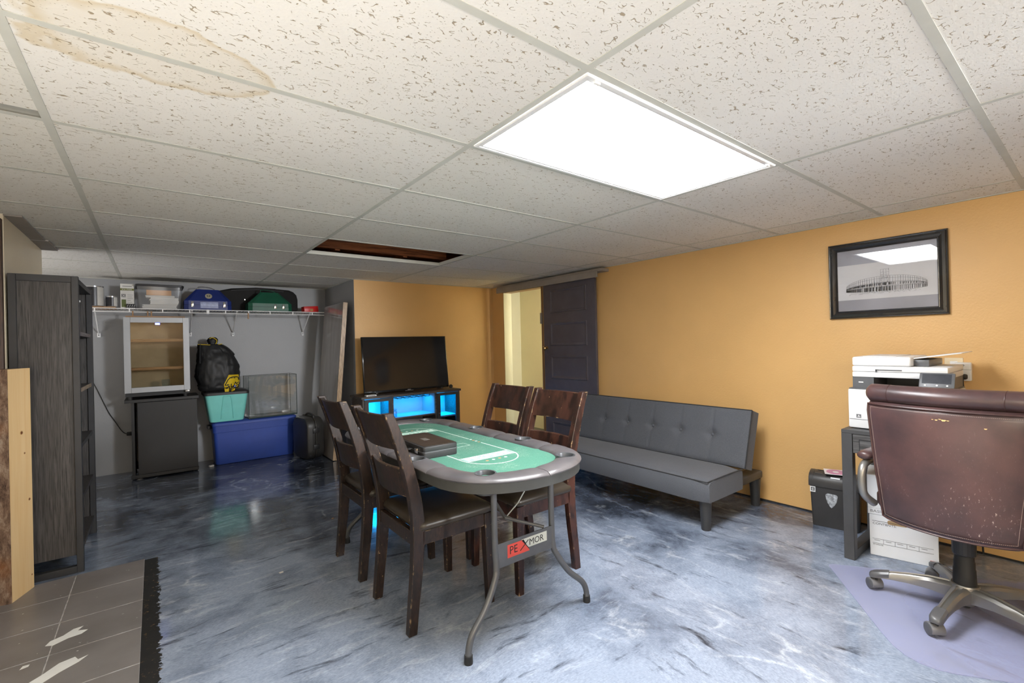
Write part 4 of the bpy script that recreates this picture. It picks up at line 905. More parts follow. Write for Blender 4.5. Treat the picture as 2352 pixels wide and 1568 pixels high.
for z, r in ((.498, .045), (.512, .034), (.525, .042), (.545, .046), (.562, .036), (.572, .02)):
    rg2.append([(-.055 + r * math.cos(2 * PI * i / 20) * (1 + .25 * math.sin(5 * i)), r * .8 * math.sin(2 * PI * i / 20), z + .012 * math.sin(i * 1.7) * (z > .53)) for i in range(20)])
obj('gathered_neck', loft(BM(), rg2), 'bag', t, ang=80)
obj('drawcord', tube(BM(), smooth_path([(-.19, -.045, .503), (-.10, -.062, .497), (-.035, -.055, .488), (-.01, -.05, .497), (.03, -.05, .507)], 5), .0035, 6), 'yellow', t)
obj('drawcord', tube(BM(), smooth_path([(-.03, -.05, .505), (-.02, -.052, .54), (-.035, -.045, .562), (-.06, -.045, .575), (-.085, -.04, .565)], 5), .004, 6), 'yellow', t)
obj('shoulder_strap', tube(BM(), smooth_path([(.03, -.03, .492), (.075, -.025, .462), (.115, -.02, .42), (.138, -.02, .388), (.128, -.03, .380), (.10, -.035, .40)], 5), .010, 8), 'bag', t)
obj('side_strap', tube(BM(), smooth_path([(-.172, -.062, .50), (-.178, -.10, .40), (-.182, -.135, .30)], 4), .008, 8), 'bag', t)
def on_bag(pts2, off):
    out = []
    for x, z in pts2:
        h = tree.ray_cast(V((x, -1, z)), V((0, 1, 0)))
        out.append(V((x, (h[0].y if h[0] else -.1) - off, z)))
    return out
def patch(name, poly, mat, off):
    """polygon draped over the sack: triangulated and refined"""
    bm = BM(); vs = [bm.verts.new((x, 0, z)) for x, z in poly]; bm.faces.new(vs); bmesh.ops.triangulate(bm, faces=bm.faces[:])
    for _ in range(3): bmesh.ops.subdivide_edges(bm, edges=bm.edges[:], cuts=1, use_grid_fill=True)
    for v in bm.verts:
        h = tree.ray_cast(V((v.co.x, -1, v.co.z)), V((0, 1, 0))); v.co.y = (h[0].y if h[0] else -.12) - off
    return obj(name, bm, mat, t, ang=80)
ex = lambda px: -.597 + (px / 4.9 + 430 - 455) * .00389 + .40
ez = lambda py: 1.314 - (py / 4.9 + 760 - 790) * .00487 - .808
P = lambda L_: [(ex(a), ez(b)) for a, b in L_]
patch('emblem', P([(405, 590), (462, 487), (590, 490), (608, 585), (585, 640), (480, 680), (420, 684)]), 'yellow', .003)
for st in ([(418, 598), (475, 520), (575, 518), (588, 550)], [(418, 598), (432, 600)], [(425, 632), (450, 632), (458, 612), (470, 612), (470, 640), (440, 655)], [(492, 585), (492, 622), (520, 622), (545, 570), (560, 592), (585, 570)], [(545, 612), (590, 600), (600, 575)], [(430, 655), (560, 632), (590, 610)]):
    q = smooth_path([(a, 0, b) for a, b in P(st)], 3); pp = on_bag([(v.x, v.z) for v in q], .0035)
    obj('emblem_stroke', tube(BM(), pp, .0052, 6), 'bag', t)
obj('tag', box(BM(), .118, .136, -.168, -.164, .035, .055), 'blue', t, smooth=False)
# glass tank
t = thing('glass_tank', 'empty frameless glass tank standing on right end of blue tote', 'tank', (.119, 5.042, .4675), .055)
g = .005; wx, dp, hh = .252, .27, .475
for nme, dm in (('front_pane', (-wx, wx, 0, g, g, hh)), ('back_pane', (-wx, wx, dp - g, dp, g, hh)), ('side_pane', (-wx, -wx + g, g, dp - g, g, hh)), ('side_pane', (wx - g, wx, g, dp - g, g, hh))):
    obj(nme, box(BM(), *dm), 'clear', t, smooth=False)
obj('bottom_pane', box(BM(), -wx, wx, 0, dp, 0, g), 'edgeglass', t, smooth=False)
for x in (-wx, wx):
    for y in (0, dp): obj('seal', box(BM(), x - .0028, x + .0028, y - .0028, y + .0028, 0, hh), 'edgeglass', t, smooth=False)
bm = BM()
for y in (0, dp): box(bm, -wx, wx, y - .002, y + .002, hh - .003, hh + .001)
for x in (-wx, wx): box(bm, x - .002, x + .002, 0, dp, hh - .003, hh + .001)
obj('rim_edge', bm, 'edgeglass', t, smooth=False)
bm = BM()
for y in (0, dp): box(bm, -wx, wx, y - .003, y + .003, 0, .014)
obj('base_seal', bm, 'edgeglass', t, smooth=False)
# hard suitcase on its edge
t = thing('hard_case', 'black moulded hard case standing on edge beside the blue tote', 'case', (.445, 4.53, 0), math.radians(10))
pr = [(x, z) for x, z in [(.02, 0), (.40, 0)]]
sp = rrect(0, .40, .004, .475, .11, 8)
bm = BM(); rings = []
for x, i in ((-.096, .03), (-.090, .012), (-.075, .003), (-.02, 0), (-.012, 0), (-.010, .006), (.010, .006), (.012, 0), (.02, 0), (.075, .003), (.090, .012), (.096, .03)):
    rings.append([(x, i + (y / .40) * (.40 - 2 * i), .004 + i + ((z - .004) / .471) * (.471 - 2 * i)) for y, z in sp])
obj('shell', loft(bm, rings), 'case', t, ang=35)
for z in (.12, .30): obj('latch', box(BM(), -.035, .035, -.012, .03, z, z + .055, .006), 'darkplastic', t); 
obj('seam_ridge', tube(BM(), [(0, p[0] - (.004 if p[0] < .2 else -.004), p[1] + (.003 if p[1] > .2 else 0)) for p in sp[6:27]], .007, 8), 'case', t)
obj('handle', tube(BM(), smooth_path([(0, .07, .445), (0, .06, .482), (0, .11, .502), (0, .20, .505), (0, .25, .482)], 5), .012, 8), 'darkplastic', t)
obj('rivet', lathe(BM(), [(0, -.004), (.012, -.003), (.012, .002), (0, .002)], (-.06, .018, .055), 12, 'Y', cap=False), 'darkplastic', t)
o = bxo('wood_block', (-.022, .022, -.014, .014, 0, .018), 'rawwood', None, bev=.002, seg=1); o.location = (-.497, 5.03, .0005); o.rotation_euler = (0, 0, .4); o.data.materials[0] = M['carton']; tag(o, 'tiny pale block on the floor left of blue tote', 'block')
t = thing('small_case', 'small black case tucked between the wrapped panel and television stand', 'case', (.685, 4.16, 0), .2)
obj('body', prism(BM(), rrect(-.055, .055, -.10, .10, .025), 0, .40, bev=.02), 'darkplastic', t); obj('latch', box(BM(), -.02, .02, -.108, -.098, .31, .345, .003), 'chrome', t); obj('handle', tube(BM(), smooth_path([(0, -.05, .398), (0, -.045, .425), (0, .045, .425), (0, .05, .398)], 4), .008, 8), 'rubber', t)
# plastic wrapped panel leaning in the corner
t = thing('wrapped_panel', 'tall grey panel in clear wrap leaning against the alcove side wall', 'panel', (.588, 4.345, 0)); an = math.atan2(.152, 1.74)
mx = Matrix.Rotation(an, 4, 'Y')
o = obj('board', box(BM(), -.024, .022, .004, .72, .0, 1.745, .001, 1, mx), 'wrap', t)
obj('edge_strip', box(BM(), -.025, .023, -.001, .0045, .0, 1.747, .001, 1, mx), 'chip', t)
obj('tape_tab', box(BM(), .02, .045, -.003, .004, 1.02, 1.035, .002, 1, mx), 'clear', t)
for q in (t,): q.location = (.588, 4.345, .006)

# ------------------------------------------------------------------ wire shelf and what stands on it
SZ = 1.676
t = thing('wire_shelf', 'white wire shelf on brackets along the grey alcove wall', 'shelf', (0, 5.395, SZ))
bm = BM()
for i in range(106): tube(bm, [(-2.55 + i * .0305, -.395, -.002), (-2.55 + i * .0305, -.004, -.002)], .0016, 5)
o = obj('wire_deck', bm, 'wire', t); o['kind'] = 'stuff'
for y, z, r in ((-.398, -.002, .0046), (-.398, -.034, .0046), (-.20, -.007, .003), (-.006, -.004, .003)): obj('rail', tube(BM(), [(-2.56, y, z), (.69, y, z)], r, 8), 'wire', t)
pm = None
for i, x in enumerate((-2.2, -1.92, -1.66, -1.40, -1.145, -.885, -.66, -.50, -.34, -.12, .095, .335, .55)):
    if pm is None: q = obj('lip_strut', box(BM(), -.0045, .0045, -.402, -.396, -.036, 0, .001, 1), 'wire', t); pm = q.data
    else: q = bpy.data.objects.new('lip_strut', pm); COL.objects.link(q); q.parent = t
    q.location = (x, 0, 0)
obj('joint_clip', box(BM(), -.515, -.488, -.405, -.392, -.042, .004, .003), 'white', t)
pm = None
for x in (-1.40, -.64, -.231, .531):
    if pm is None:
        bm = BM(); tube(bm, [(0, -.385, -.008), (0, -.30, -.055), (0, -.012, -.235)], .0062, 8); box(bm, -.014, .014, -.012, 0, -.272, -.225, .003); q = obj('bracket', bm, 'wire', t); pm = q.data
        k0 = obj('screw', lathe(BM(), [(0, -.004), (.005, -.003), (.005, 0), (0, 0)], (0, -.0125, -.25), 10, 'Y', cap=False), 'ink', q); km = k0.data
    else:
        q = bpy.data.objects.new('bracket', pm); COL.objects.link(q); q.parent = t; k0 = bpy.data.objects.new('screw', km); COL.objects.link(k0); k0.parent = q
    q.location = (x, 0, 0)
pn = [(-1.12, 'first clothespin from the left, clipped on the shelf rail'), (-1.005, 'second clothespin from the left on the shelf rail above the fridge'), (-.976, 'third clothespin from the left on the shelf rail above the fridge'), (-.125, 'lone clothespin on the shelf rail above the glass tank')]
for x, lb in pn:
    o = thing('clothespin', lb, 'clothespin', (x, 4.9955, SZ - .036), 0, 'clothespins on the wire shelf rail'); o.rotation_euler = (.06, 0, 0)
    for s in (-1, 1): obj('prong', box(BM(), -.006, .006, s * .0055 - .003, s * .0055 + .003, -.055, .012, .001, 1), 'peg', o)
    obj('spring', lathe(BM(), [(.004, -.008), (.0045, 0), (.004, .008)], (0, 0, -.018), 8, 'X'), 'steel', o)
S0 = SZ + .0006
o = bxo('wood_board', (-.14, .125, -.09, .09, 0, .018), 'rawwood', None, bev=.001, seg=1); o.location = (-1.375, 5.16, S0); tag(o, 'short bare wood board under the paint cans on shelf', 'board')
def can(x, y, r, h, label, grp='paint cans on the wire shelf'):
    o = thing('paint_can', label, 'can', (x, y, S0 + .0185), .3, grp)
    obj('body', lathe(BM(), [(0, 0), (r - .002, 0), (r, .003), (r, h - .004), (r + .002, h - .002), (r + .002, h), (r - .008, h), (r - .01, h - .006), (0, h - .006)], (0, 0, 0), 28, cap=False), 'tin', o)
    for a0, a1, mt in ((-3.5, -1.45, 'tinlabel'), (-1.45, -.5, 'carton')):
        bm = BM(); R0 = []
        for i in range(13):
            a = a0 + (a1 - a0) * i / 12; R0.append([(math.cos(a) * (r + .0008), math.sin(a) * (r + .0008), z) for z in (.01, h - .012)])
        loft(bm, R0, closed=False, cap=False); obj('paper_label', bm, mt, o)
    obj('bail_handle', tube(BM(), [(math.cos(a) * (r + .006), .004 + math.sin(a) * .0, h * .62 - math.sin(a) * h * .45) for a in [PI * i / 10 for i in range(11)]], .0015, 6), 'tin', o)
    return o
can(-1.416, 5.16, .076, .20, 'tall paint can with dark label next to the bookcase'); can(-1.284, 5.15, .044, .108, 'short dark paint can in the middle of the wood board')
o = bxo('carton_box', (-.053, .053, -.06, .06, 0, .252), 'carton', None, bev=.0015, seg=1); o.location = (-1.163, 5.17, S0); tag(o, 'upright white carton with olive band beside the paint cans', 'carton')
yf = -.0606
bxo('olive_band', (-.0532, .0532, yf - .0002, yf, .185, .206), 'olive', o, smooth=False); text('lettering', 'KV-7000', .018, (-.040, yf - .0005, .189), (1, 0, 0), (0, 0, 1), 'carton', o, 1.2, .0002)
bxo('logo_square', (-.044, -.012, yf - .0002, yf, .118, .150), 'greyink', o, smooth=False); text('lettering', 'X', .034, (-.039, yf - .0005, .122), (1, 0, 0), (0, 0, 1), 'carton', o, 1, .0002)
bxo('picture_panel', (-.044, -.010, yf - .0002, yf, .02, .095), 'greenpix', o, smooth=False)
for k, wd in enumerate((.05, .045, .05, .03, .042)): bxo('text_line', (0, wd * .9, yf - .0002, yf, .140 - k * .018, .143 - k * .018), 'greyink', o, smooth=False)
bxo('text_line', (-.036, .036, yf - .0002, yf, .224, .230), 'greyink', o, smooth=False)
o = bxo('striped_packet', (-.035, .035, -.012, .012, 0, .05), 'ink', None, bev=.002, seg=1); o.location = (-1.135, 5.075, S0); tag(o, 'small black packet with white dashes before the white carton', 'packet')
for k in range(5): bxo('dash', (-.03 + k * .013, -.022 + k * .013, -.0126, -.0120, .004, .011), 'white', o, smooth=False)
for k in range(4): flat('dash', [(-.028 + k * .017, -.0125, .02), (-.026 + k * .017, -.0125, .02), (-.020 + k * .017, -.0125, .042), (-.022 + k * .017, -.0125, .042)], 'white', o)
# clear bin of papers
t = thing('clear_bin', 'clear plastic bin filled with papers on the wire shelf', 'bin', (-.902, 5.18, S0))
rings = []
outer = [(.162, .13, 0), (.168, .136, .006), (.186, .155, .235), (.194, .162, .238)]
for a, b, z in outer: rings.append([(x, y, z) for x, y in rrect(-a, a, -b, b, .025, 4)])
for a, b, z in reversed(outer[:3]): rings.append([(x, y, z + .003) for x, y in rrect(-a + .003, a - .003, -b + .003, b - .003, .023, 4)])
obj('body', loft(BM(), rings), 'clearbin', t, ang=35)
obj('lid', loft(BM(), [[(x, y, z) for x, y in rrect(-.199 + i, .199 - i, -.168 + i, .168 - i, .03, 4)] for i, z in ((.003, .228), (0, .232), (0, .243), (.006, .249), (.03, .25))]), 'lid', t, ang=35)
def papers(nme, label, x, y, z, a, b, h, mat, rz, n=5):
    o = thing(nme, label, 'paper', (x, y, z), rz, 'papers inside the clear bin')
    r_ = random.Random(nme + label)
    for k in range(n):
        q = box(BM(), -a + r_.uniform(-.006, .006), a + r_.uniform(-.006, .006), -b, b + r_.uniform(-.006, .006), h * k / n, h * (k + 1) / n - .0008, .0005, 1); obj('sheet', q, mat, o)
papers('paper_stack', 'lowest ragged paper stack in the clear bin', -.905, 5.165, S0 + .0065, .138, .11, .042, 'paper', 0, 6)
papers('paper_stack', 'middle white paper stack in the clear bin', -.87, 5.155, S0 + .050, .115, .10, .07, 'paper', .03, 5)
papers('paper_stack', 'thin top paper stack in the clear bin', -.895, 5.165, S0 + .1205, .118, .10, .022, 'paper', -.05, 3)
papers('manila_envelope', 'manila envelope on top of papers in clear bin', -.915, 5.155, S0 + .1435, .102, .10, .052, 'manila', .0, 1)
# blue and green hinged cases
def hipcase(nme, label, cat, mat, x, y, wb, db, h1, h2, tw, td, latches, lat='gold'):
    t = thing(nme, label, cat, (x, y, S0))
    c = wb * .18
    def octo(a, b, k): return [(-a + k, -b), (a - k, -b), (a, -b + k * .6), (a, b), (-a, b), (-a, -b + k * .6)]
    obj('base', loft(BM(), [[(p, q, z) for p, q in octo(wb, db, c)] for z in (0, h1 * .55)]), mat, t, ang=20)
    obj('lid', loft(BM(), [[(p, q, z) for p, q in octo(wb - .001, db - .001, c)] for z in (h1 * .58, h1)] + [[(p, q, h2) for p, q in octo(tw, td, c * .5)]]), mat, t, ang=20)
    obj('seam', loft(BM(), [[(p, q, z) for p, q in octo(wb - .004, db - .004, c)] for z in (h1 * .5, h1 * .62)]), 'ink', t, ang=20)
    for lx, ly in latches:
        q = obj('latch', box(BM(), lx - .012, lx + .012, ly - .007, ly + .001, h1 * .30, h1 * .92, .003), 'chrome', t)
    obj('handle', tube(BM(), smooth_path([(-.085, 0, h2 - .004), (-.08, 0, h2 + .028), (0, 0, h2 + .030), (.06, 0, h2 + .012), (.075, 0, h2 - .004)], 5), .004, 8), 'chrome' if mat == 'bluecase' else mat, t)
    return t
t = hipcase('tool_case', 'blue hip roofed metal case with round emblem on the shelf', 'case', 'bluecase', -.492, 5.14, .213, .12, .098, .226, .105, .05, ((-.142, -.12), (.145, -.12)))
bxo('plaque', (-.072, .088, -.1208, -.1202, .022, .084), 'plaque', t, smooth=False)
for z in (.034, .072): bxo('plaque_line', (-.070, .086, -.1212, -.1208, z, z + .003), 'bluecase', t, smooth=False)
sl = math.atan2(.07, .128)
em = thing('x', 'x', 'x'); bpy.data.objects.remove(em)
em = obj('emblem', lathe(BM(), [(0, 0), (.032, 0), (.032, .001), (0, .001)], (0, 0, 0), 24, cap=False), 'tanmark', t, (.004, -.0905, .152)); em.rotation_euler = (PI / 2 - sl, 0, 0)
for s in (-1, 1):
    q = obj('emblem_mark', prism(BM(), [(s * .003, .002), (s * .014, .012), (s * .016, .004), (s * .010, -.002), (s * .010, -.012), (s * .005, -.012), (s * .005, -.004)], .0012, .0018), 'ink', em, smooth=False)
t = hipcase('instrument_case', 'green hip roofed case before the black gig bag on shelf', 'case', 'greencase', .108, 5.13, .226, .115, .09, .222, .094, .05, ((.045, -.115), (.132, -.115)))
o = obj('gig_bag', prism(BM(), [(-.60, 0), (.40, 0), (.44, .012), (.458, .05), (.458, .17), (.445, .225), (.41, .262), (.36, .282), (.20, .292), (0, .296), (-.25, .275), (-.45, .22), (-.60, .17)], -.045, .045, 'Y', .02), 'gig', None, (0, 5.32, S0)); tag(o, 'long black gig bag lying along wall behind the green case', 'bag'); obj('zip_line', tube(BM(), [(.30, -.0465, .262), (.0, -.0465, .272), (-.25, -.0465, .252)], .003, 6), 'smoke', o); obj('zip_pull', box(BM(), -.125, -.110, -.052, -.045, .14, .156, .002, 1), 'chrome', o)
o = bxo('red_box', (-.085, .085, -.05, .05, 0, .075), 'red', None, bev=.004); o.location = (.567, 5.15, S0 + .004); o.rotation_euler = (0, math.radians(-4), .1); tag(o, 'small red box at the right end of wire shelf', 'box'); obj('mark', box(BM(), -.015, .02, -.0508, -.0498, .014, .042), 'gold', o, smooth=False)

# ------------------------------------------------------------------ bookcase and rustic slab at the left
t = thing('bookcase', 'tall charcoal wood grain bookcase seen from its side', 'bookcase', (-1.44, 2.752, 0))
x0, x1, D = -.138, .142, .745
def side(y0, y1, hole=True):
    bm = BM(); box(bm, x0 + .03, x1 - .03, y0 + .010, y1 - .010, .10, 1.655); obj('side_panel', bm, 'cab', t)
    for a, b in ((x0, x0 + .032), (x1 - .030, x1)): obj('post', box(BM(), a, b, y0, y1, .0, 1.692, .0015, 1), 'cabframe', t)
    obj('top_rail', box(BM(), x0 + .032, x1 - .03, y0, y1, 1.655, 1.692, .0015, 1), 'cabframe', t); obj('bottom_rail', box(BM(), x0 + .032, x1 - .03, y0, y1, .0, .038, .0015, 1), 'cabframe', t)
side(0, .034); side(D - .034, D)
obj('back_board', box(BM(), x0, x0 + .008, .034, D - .034, .10, 1.66), 'cab', t)
obj('top', box(BM(), x0 + .004, x1 - .004, .034, D - .034, 1.655, 1.685, .001, 1), 'cabframe', t)
for k, z in enumerate((1.355, 1.018, .69, .385, .10)):
    s_ = obj('shelf', box(BM(), x0 + .008, x1 - .012, .034, D - .034, z, z + .024, .001, 1), 'cab', t)
    obj('edge_band', box(BM(), x1 - .012, x1 - .010, .034, D - .034, z, z + .024), 'shelfedge' if k == 0 else 'shelftan' if k == 1 else 'cab', s_, smooth=False)
obj('shelf_pin', lathe(BM(), [(0, 0), (.006, 0), (.006, .012), (0, .012)], (.08, D - .048, 1.60), 8, cap=False), 'white', t)
t = thing('timber_slab', 'upright pine slab with rough bark face at the left edge', 'slab', (-1.543, 2.518, .0062))
c0 = [V((0, 0, 0)), V((.055, .157, 0))]
a = V((0, 0)); b = V((.055, .157)); cpt = [V((-.02, .001)), V((-.07, .012)), V((-.13, .032)), V((-.17, .05))]
HT = 1.172
obj('sawn_plank', prism(BM(), [(0, 0), (.055, .157), (.028, .166), (-.004, .012)], 0, HT, bev=.001), 'pine', t)
fx, fn = V((.0331, .0944)) / .1, V((.944, -.331))
for u_, z, r_ in ((.092, .838, .011), (.142, .478, .0085), (.112, .728, .006), (.150, .075, .005)):
    ring = lambda rr, off: [(.0 + .3305 * (u_ + rr * math.cos(q)) + fn.x * off, .9438 * (u_ + rr * math.cos(q)) + fn.y * off, z + rr * .9 * math.sin(q)) for q in [2 * PI * i / 16 for i in range(16)]]
    obj('knot', loft(BM(), [ring(r_, .0002), ring(r_ * .9, .0008)]), 'knotrim', t, smooth=False); obj('knot', loft(BM(), [ring(r_ * .62, .0008), ring(r_ * .55, .0013)]), 'knot', t, smooth=False)
bm = BM(); rings = []
for k in range(60):
    z = HT * k / 59; ring = []
    pts = [(-.0005, -.0005), (-.012, -.001), (-.024, .001), (-.038, .004), (-.055, .008), (-.075, .014), (-.095, .02), (-.115, .027), (-.135, .034), (-.155, .042)]
    for i, (x, y) in enumerate(pts):
        d = noise.noise(V((x * 30, y * 30, z * 12))) * .006 + noise.noise(V((x * 70, y * 60, z * 40))) * .004
        ring.append((x, y + (d if i else d * .3), z))
    ring += [(-.10, .150, z), (.025, .165, z), (-.004, .012, z)]
    rings.append(ring)
obj('bark', loft(bm, rings), 'bark', t, ang=60)

# ------------------------------------------------------------------ desk corner
t = thing('writing_desk', 'dark desk with steel legs standing against the tan wall', 'desk', (2.09, .062, 0))
DW, DD = 1.25, .46
obj('top', box(BM(), 0, DD, -DW, 0, .704, .724, .0015, 1), 'deskmetal', t)
fr_ = obj('drawer_frame', box(BM(), .006, .026, -DW + .05, -.052, .598, .704, .001, 1), 'deskoak', t)
for k in range(2):
    y1 = -.085 - k * .56; obj('drawer', box(BM(), .001, .0055, y1 - .50, y1, .604, .672, .001, 1), 'deskoak', t)
    obj('drawer_gap', box(BM(), .0045, .0065, y1 - .504, y1 + .004, .600, .676), 'ink', t, smooth=False)
obj('apron', box(BM(), DD - .03, DD - .012, -DW + .05, -.05, .60, .704), 'deskoak', t)
for y in (0, -DW + .05):
    for x in (0, DD - .05): obj('leg', box(BM(), x, x + .05, y - .05, y, 0, .704, .002, 1), 'deskmetal', t)
    obj('foot_bar', box(BM(), .05, DD - .05, y - .05, y, 0.002, .05, .002, 1), 'deskmetal', t)

t = thing('printer', 'white office printer with tilted dark screen on desk', 'printer', (2.16, .046, .7245))
Wp = .425
obj('body', box(BM(), 0, .44, -Wp, 0, .004, .222, .008), 'printer', t); obj('cassette_line', box(BM(), -.0006, .002, -Wp + .006, -.006, .052, .0545), 'printergrey', t, smooth=False)
obj('body_cap', box(BM(), .004, .44, -Wp + .004, -.004, .222, .228, .002, 1), 'printergrey', t)
obj('output_bay', box(BM(), .045, .43, -.11, -.012, .228, .29), 'printergrey', t); obj('output_bay', box(BM(), .30, .43, -Wp + .01, -.11, .228, .29), 'printergrey', t)
obj('output_bay', box(BM(), .045, .30, -Wp + .01, -Wp + .05, .228, .29), 'printergrey', t)
obj('port_mark', box(BM(), .0438, .0448, -.062, -.040, .256, .262), 'white', t, smooth=False)
sc_ = obj('scanner_base', box(BM(), .038, .44, -Wp + .008, -.012, .288, .318, .006), 'printer', t); obj('scanner_lid', box(BM(), .038, .44, -Wp + .008, -.012, .3195, .350, .006), 'printer', t)
obj('grip_slot', box(BM(), .0372, .039, -.235, -.12, .327, .333, .0), 'printergrey', t, smooth=False); obj('grip_slot', box(BM(), .0372, .039, -.127, -.12, .316, .333), 'printergrey', t, smooth=False)
ad = obj('document_feeder', box(BM(), .038, .42, -.272, -.012, .351, .402, .01, 3), 'printer', t)
obj('feeder_end', box(BM(), .10, .42, -.335, -.272, .351, .386, .004), 'printergrey', t)
obj('feeder_cover', box(BM(), .09, .40, -.20, -.05, .402, .405, .001, 1), 'printer', t)
tr = box(BM(), .06, .36, -.20, 0, 0, .006, .002, 1); o = obj('feeder_tray', tr, 'printer', t, (.04, -.262, .388)); o.rotation_euler = (math.radians(-9), 0, 0)
sc_ = BM(); box(sc_, 0, .012, -.135, 0, 0, .082, .005); o = obj('control_panel', sc_, 'printergrey', t, (-.055, -.318, .255)); o.rotation_euler = (0, math.radians(28), 0)
obj('screen', box(BM(), -.0008, .0005, -.122, -.012, .022, .074), 'screen', o, smooth=False)
for y in (-.025, -.07, -.108): obj('button', lathe(BM(), [(0, -.0015), (.004, -.0015), (.004, 0), (0, 0)], (0, y, .012), 10, 'X', cap=False), 'white', o)
obj('hinge_arm', box(BM(), -.03, .04, -.40, -.35, .27, .284, .003), 'printergrey', t)
lg = obj('logo_square', box(BM(), -.0008, .001, -.060, -.038, .062, .082), 'greyink', t, smooth=False); obj('logo_glyph', box(BM(), -.0014, -.0008, -.056, -.043, .067, .070), 'white', lg, smooth=False); obj('logo_glyph', box(BM(), -.0014, -.0008, -.052, -.046, .072, .077), 'white', lg, smooth=False)

t = thing('outlet_plate', 'ivory wall outlet plate behind the printer', 'outlet', (2.72, -.315, 1.045)); obj('plate', box(BM(), -.006, 0, -.04, .04, -.06, .06, .002, 1), 'ivory', t); obj('socket', box(BM(), -.0075, -.006, -.016, .016, .008, .04, .001, 1), 'white', t)
t = thing('surge_tap', 'white plug in surge tap beside the printer', 'adapter', (2.713, -.347, 1.03)); obj('housing', box(BM(), -.036, 0, -.045, .022, -.055, .05, .006), 'white', t); obj('light', lathe(BM(), [(0, -.0015), (.006, -.0015), (.006, 0), (0, 0)], (-.036, -.012, .034), 12, 'X', cap=False), 'silver', t); obj('seam', box(BM(), -.0366, -.0355, -.045, .022, .008, .010), 'silver', t, smooth=False)
t = thing('power_cord', 'black plug and cord hanging from the white surge tap', 'cord', (0, 0, 0)); obj('plug', box(BM(), 2.648, 2.676, -.378, -.342, .985, 1.015, .008, 3), 'rubber', t); obj('cable', tube(BM(), smooth_path([(2.655, -.36, 1.0), (2.64, -.362, .96), (2.63, -.372, .90), (2.63, -.39, .80), (2.66, -.40, .6), (2.69, -.41, .3), (2.69, -.42, .01)], 6), .0045, 8), 'cordm', t)

t = thing('paper_shredder', 'black paper shredder with clear window by tan wall', 'shredder', (2.468, .365, 0), math.radians(-90 + 10.5))
# local: x runs along the front (toward the desk), y into the wall
Ws, Ds = .272, .135
rings = [[(x, y, z) for x, y in rrect(i, Ws - i, i * .6, Ds - i * .6, .012)] for i, z in ((.014, 0), (.012, .004), (.002, .262))]
obj('bin', loft(BM(), rings), 'shred', t, ang=40)
hd = [(-.008, .262), (-.010, .29), (-.004, .318), (.014, .338), (.05, .349), (.085, .352), (.115, .346), (.136, .330), (.146, .31), (.146, .262)]
obj('head', prism(BM(), hd, -.004, Ws + .004, 'X', .004), 'shred', t, ang=50)
obj('paper_slot', box(BM(), .04, Ws - .03, .072, .080, .349, .3535), 'ink', t, smooth=False)
bm = BM(); sh = [(.10, .225), (.088, .215), (.091, .19), (.098, .165), (.112, .14), (.120, .133), (.130, .143), (.145, .168), (.152, .195), (.154, .214), (.146, .222)]
obj('window', prism(BM(), sh, -.0005, .004, 'Y'), 'clearwin', t, smooth=False)
obj('sticker', box(BM(), .004, .034, -.0035, -.001, .222, .258), 'card', t, smooth=False); obj('sticker_mark', box(BM(), .009, .029, -.0042, -.0034, .229, .252), 'ink', t, smooth=False)
for z in (.233, .239, .245): obj('sticker_line', box(BM(), .013, .025, -.0048, -.0041, z, z + .003), 'card', t, smooth=False)
o = obj('badge', box(BM(), .118, .168, -.001, .0005, 0, .009), 'card', t, (0, -.001, .325), smooth=False); o.rotation_euler = (math.radians(-38), 0, 0)
obj('edge_line', tube(BM(), smooth_path([(Ws - .02, -.0095, .275), (Ws - .02, -.008, .31), (Ws - .02, .014, .3395), (Ws - .02, .05, .3505), (Ws - .02, .10, .351)], 3), .0012, 5), 'steel', t); obj('edge_line', tube(BM(), smooth_path([(.02, -.0095, .30), (.02, -.004, .319), (.02, .014, .3395), (.02, .05, .3505), (.02, .10, .351)], 3), .0012, 5), 'steel', t)
obj('grip_hole', prism(BM(), [(.085, .302), (.112, .31), (.118, .33), (.10, .322)], Ws + .0035, Ws + .0048, 'X'), 'ink', t, smooth=False)
obj('switch', box(BM(), Ws - .075, Ws - .05, .05, .066, .349, .357, .002, 1), 'ink', t); obj('label_print', box(BM(), Ws - .07, Ws - .035, .018, .026, .342, .3435), 'steel', t, smooth=False); obj('label_print', box(BM(), .03, .07, .022, .03, .3425, .3445), 'steel', t, smooth=False)
mw = RZ(math.radians(-90 + 10.5), (2.468, .365, 0))
t = thing('disc_sleeve', 'pink disc in white paper sleeve lying on the shredder', 'disc', mw @ V((.142, .046, .3560))); t.rotation_euler = (0, 0, math.radians(-90 + 10.5 + 12)); t.rotation_euler.rotate_axis('X', math.radians(3))
obj('sleeve', box(BM(), -.063, .063, -.050, .064, 0, .002, .0005, 1), 'sleeve', t, smooth=False); obj('disc', lathe(BM(), [(.016, .0021), (.052, .0021), (.052, .0027), (.016, .0027)], (0, .006, 0), 32, cap=False), 'disc', t); obj('disc_hub', lathe(BM(), [(.006, .0022), (.017, .0022), (.017, .003), (.006, .003)], (0, .006, 0), 24, cap=False), 'sleeve', t)
o = obj('power_cord', tube(BM(), smooth_path([(2.66, .10, .05), (2.66, .07, .02), (2.645, .06, .006), (2.635, .05, .006), (2.625, .045, .006)], 6), .004, 6), 'cordm'); tag(o, 'short black cord on the floor behind the storage boxes', 'cord')

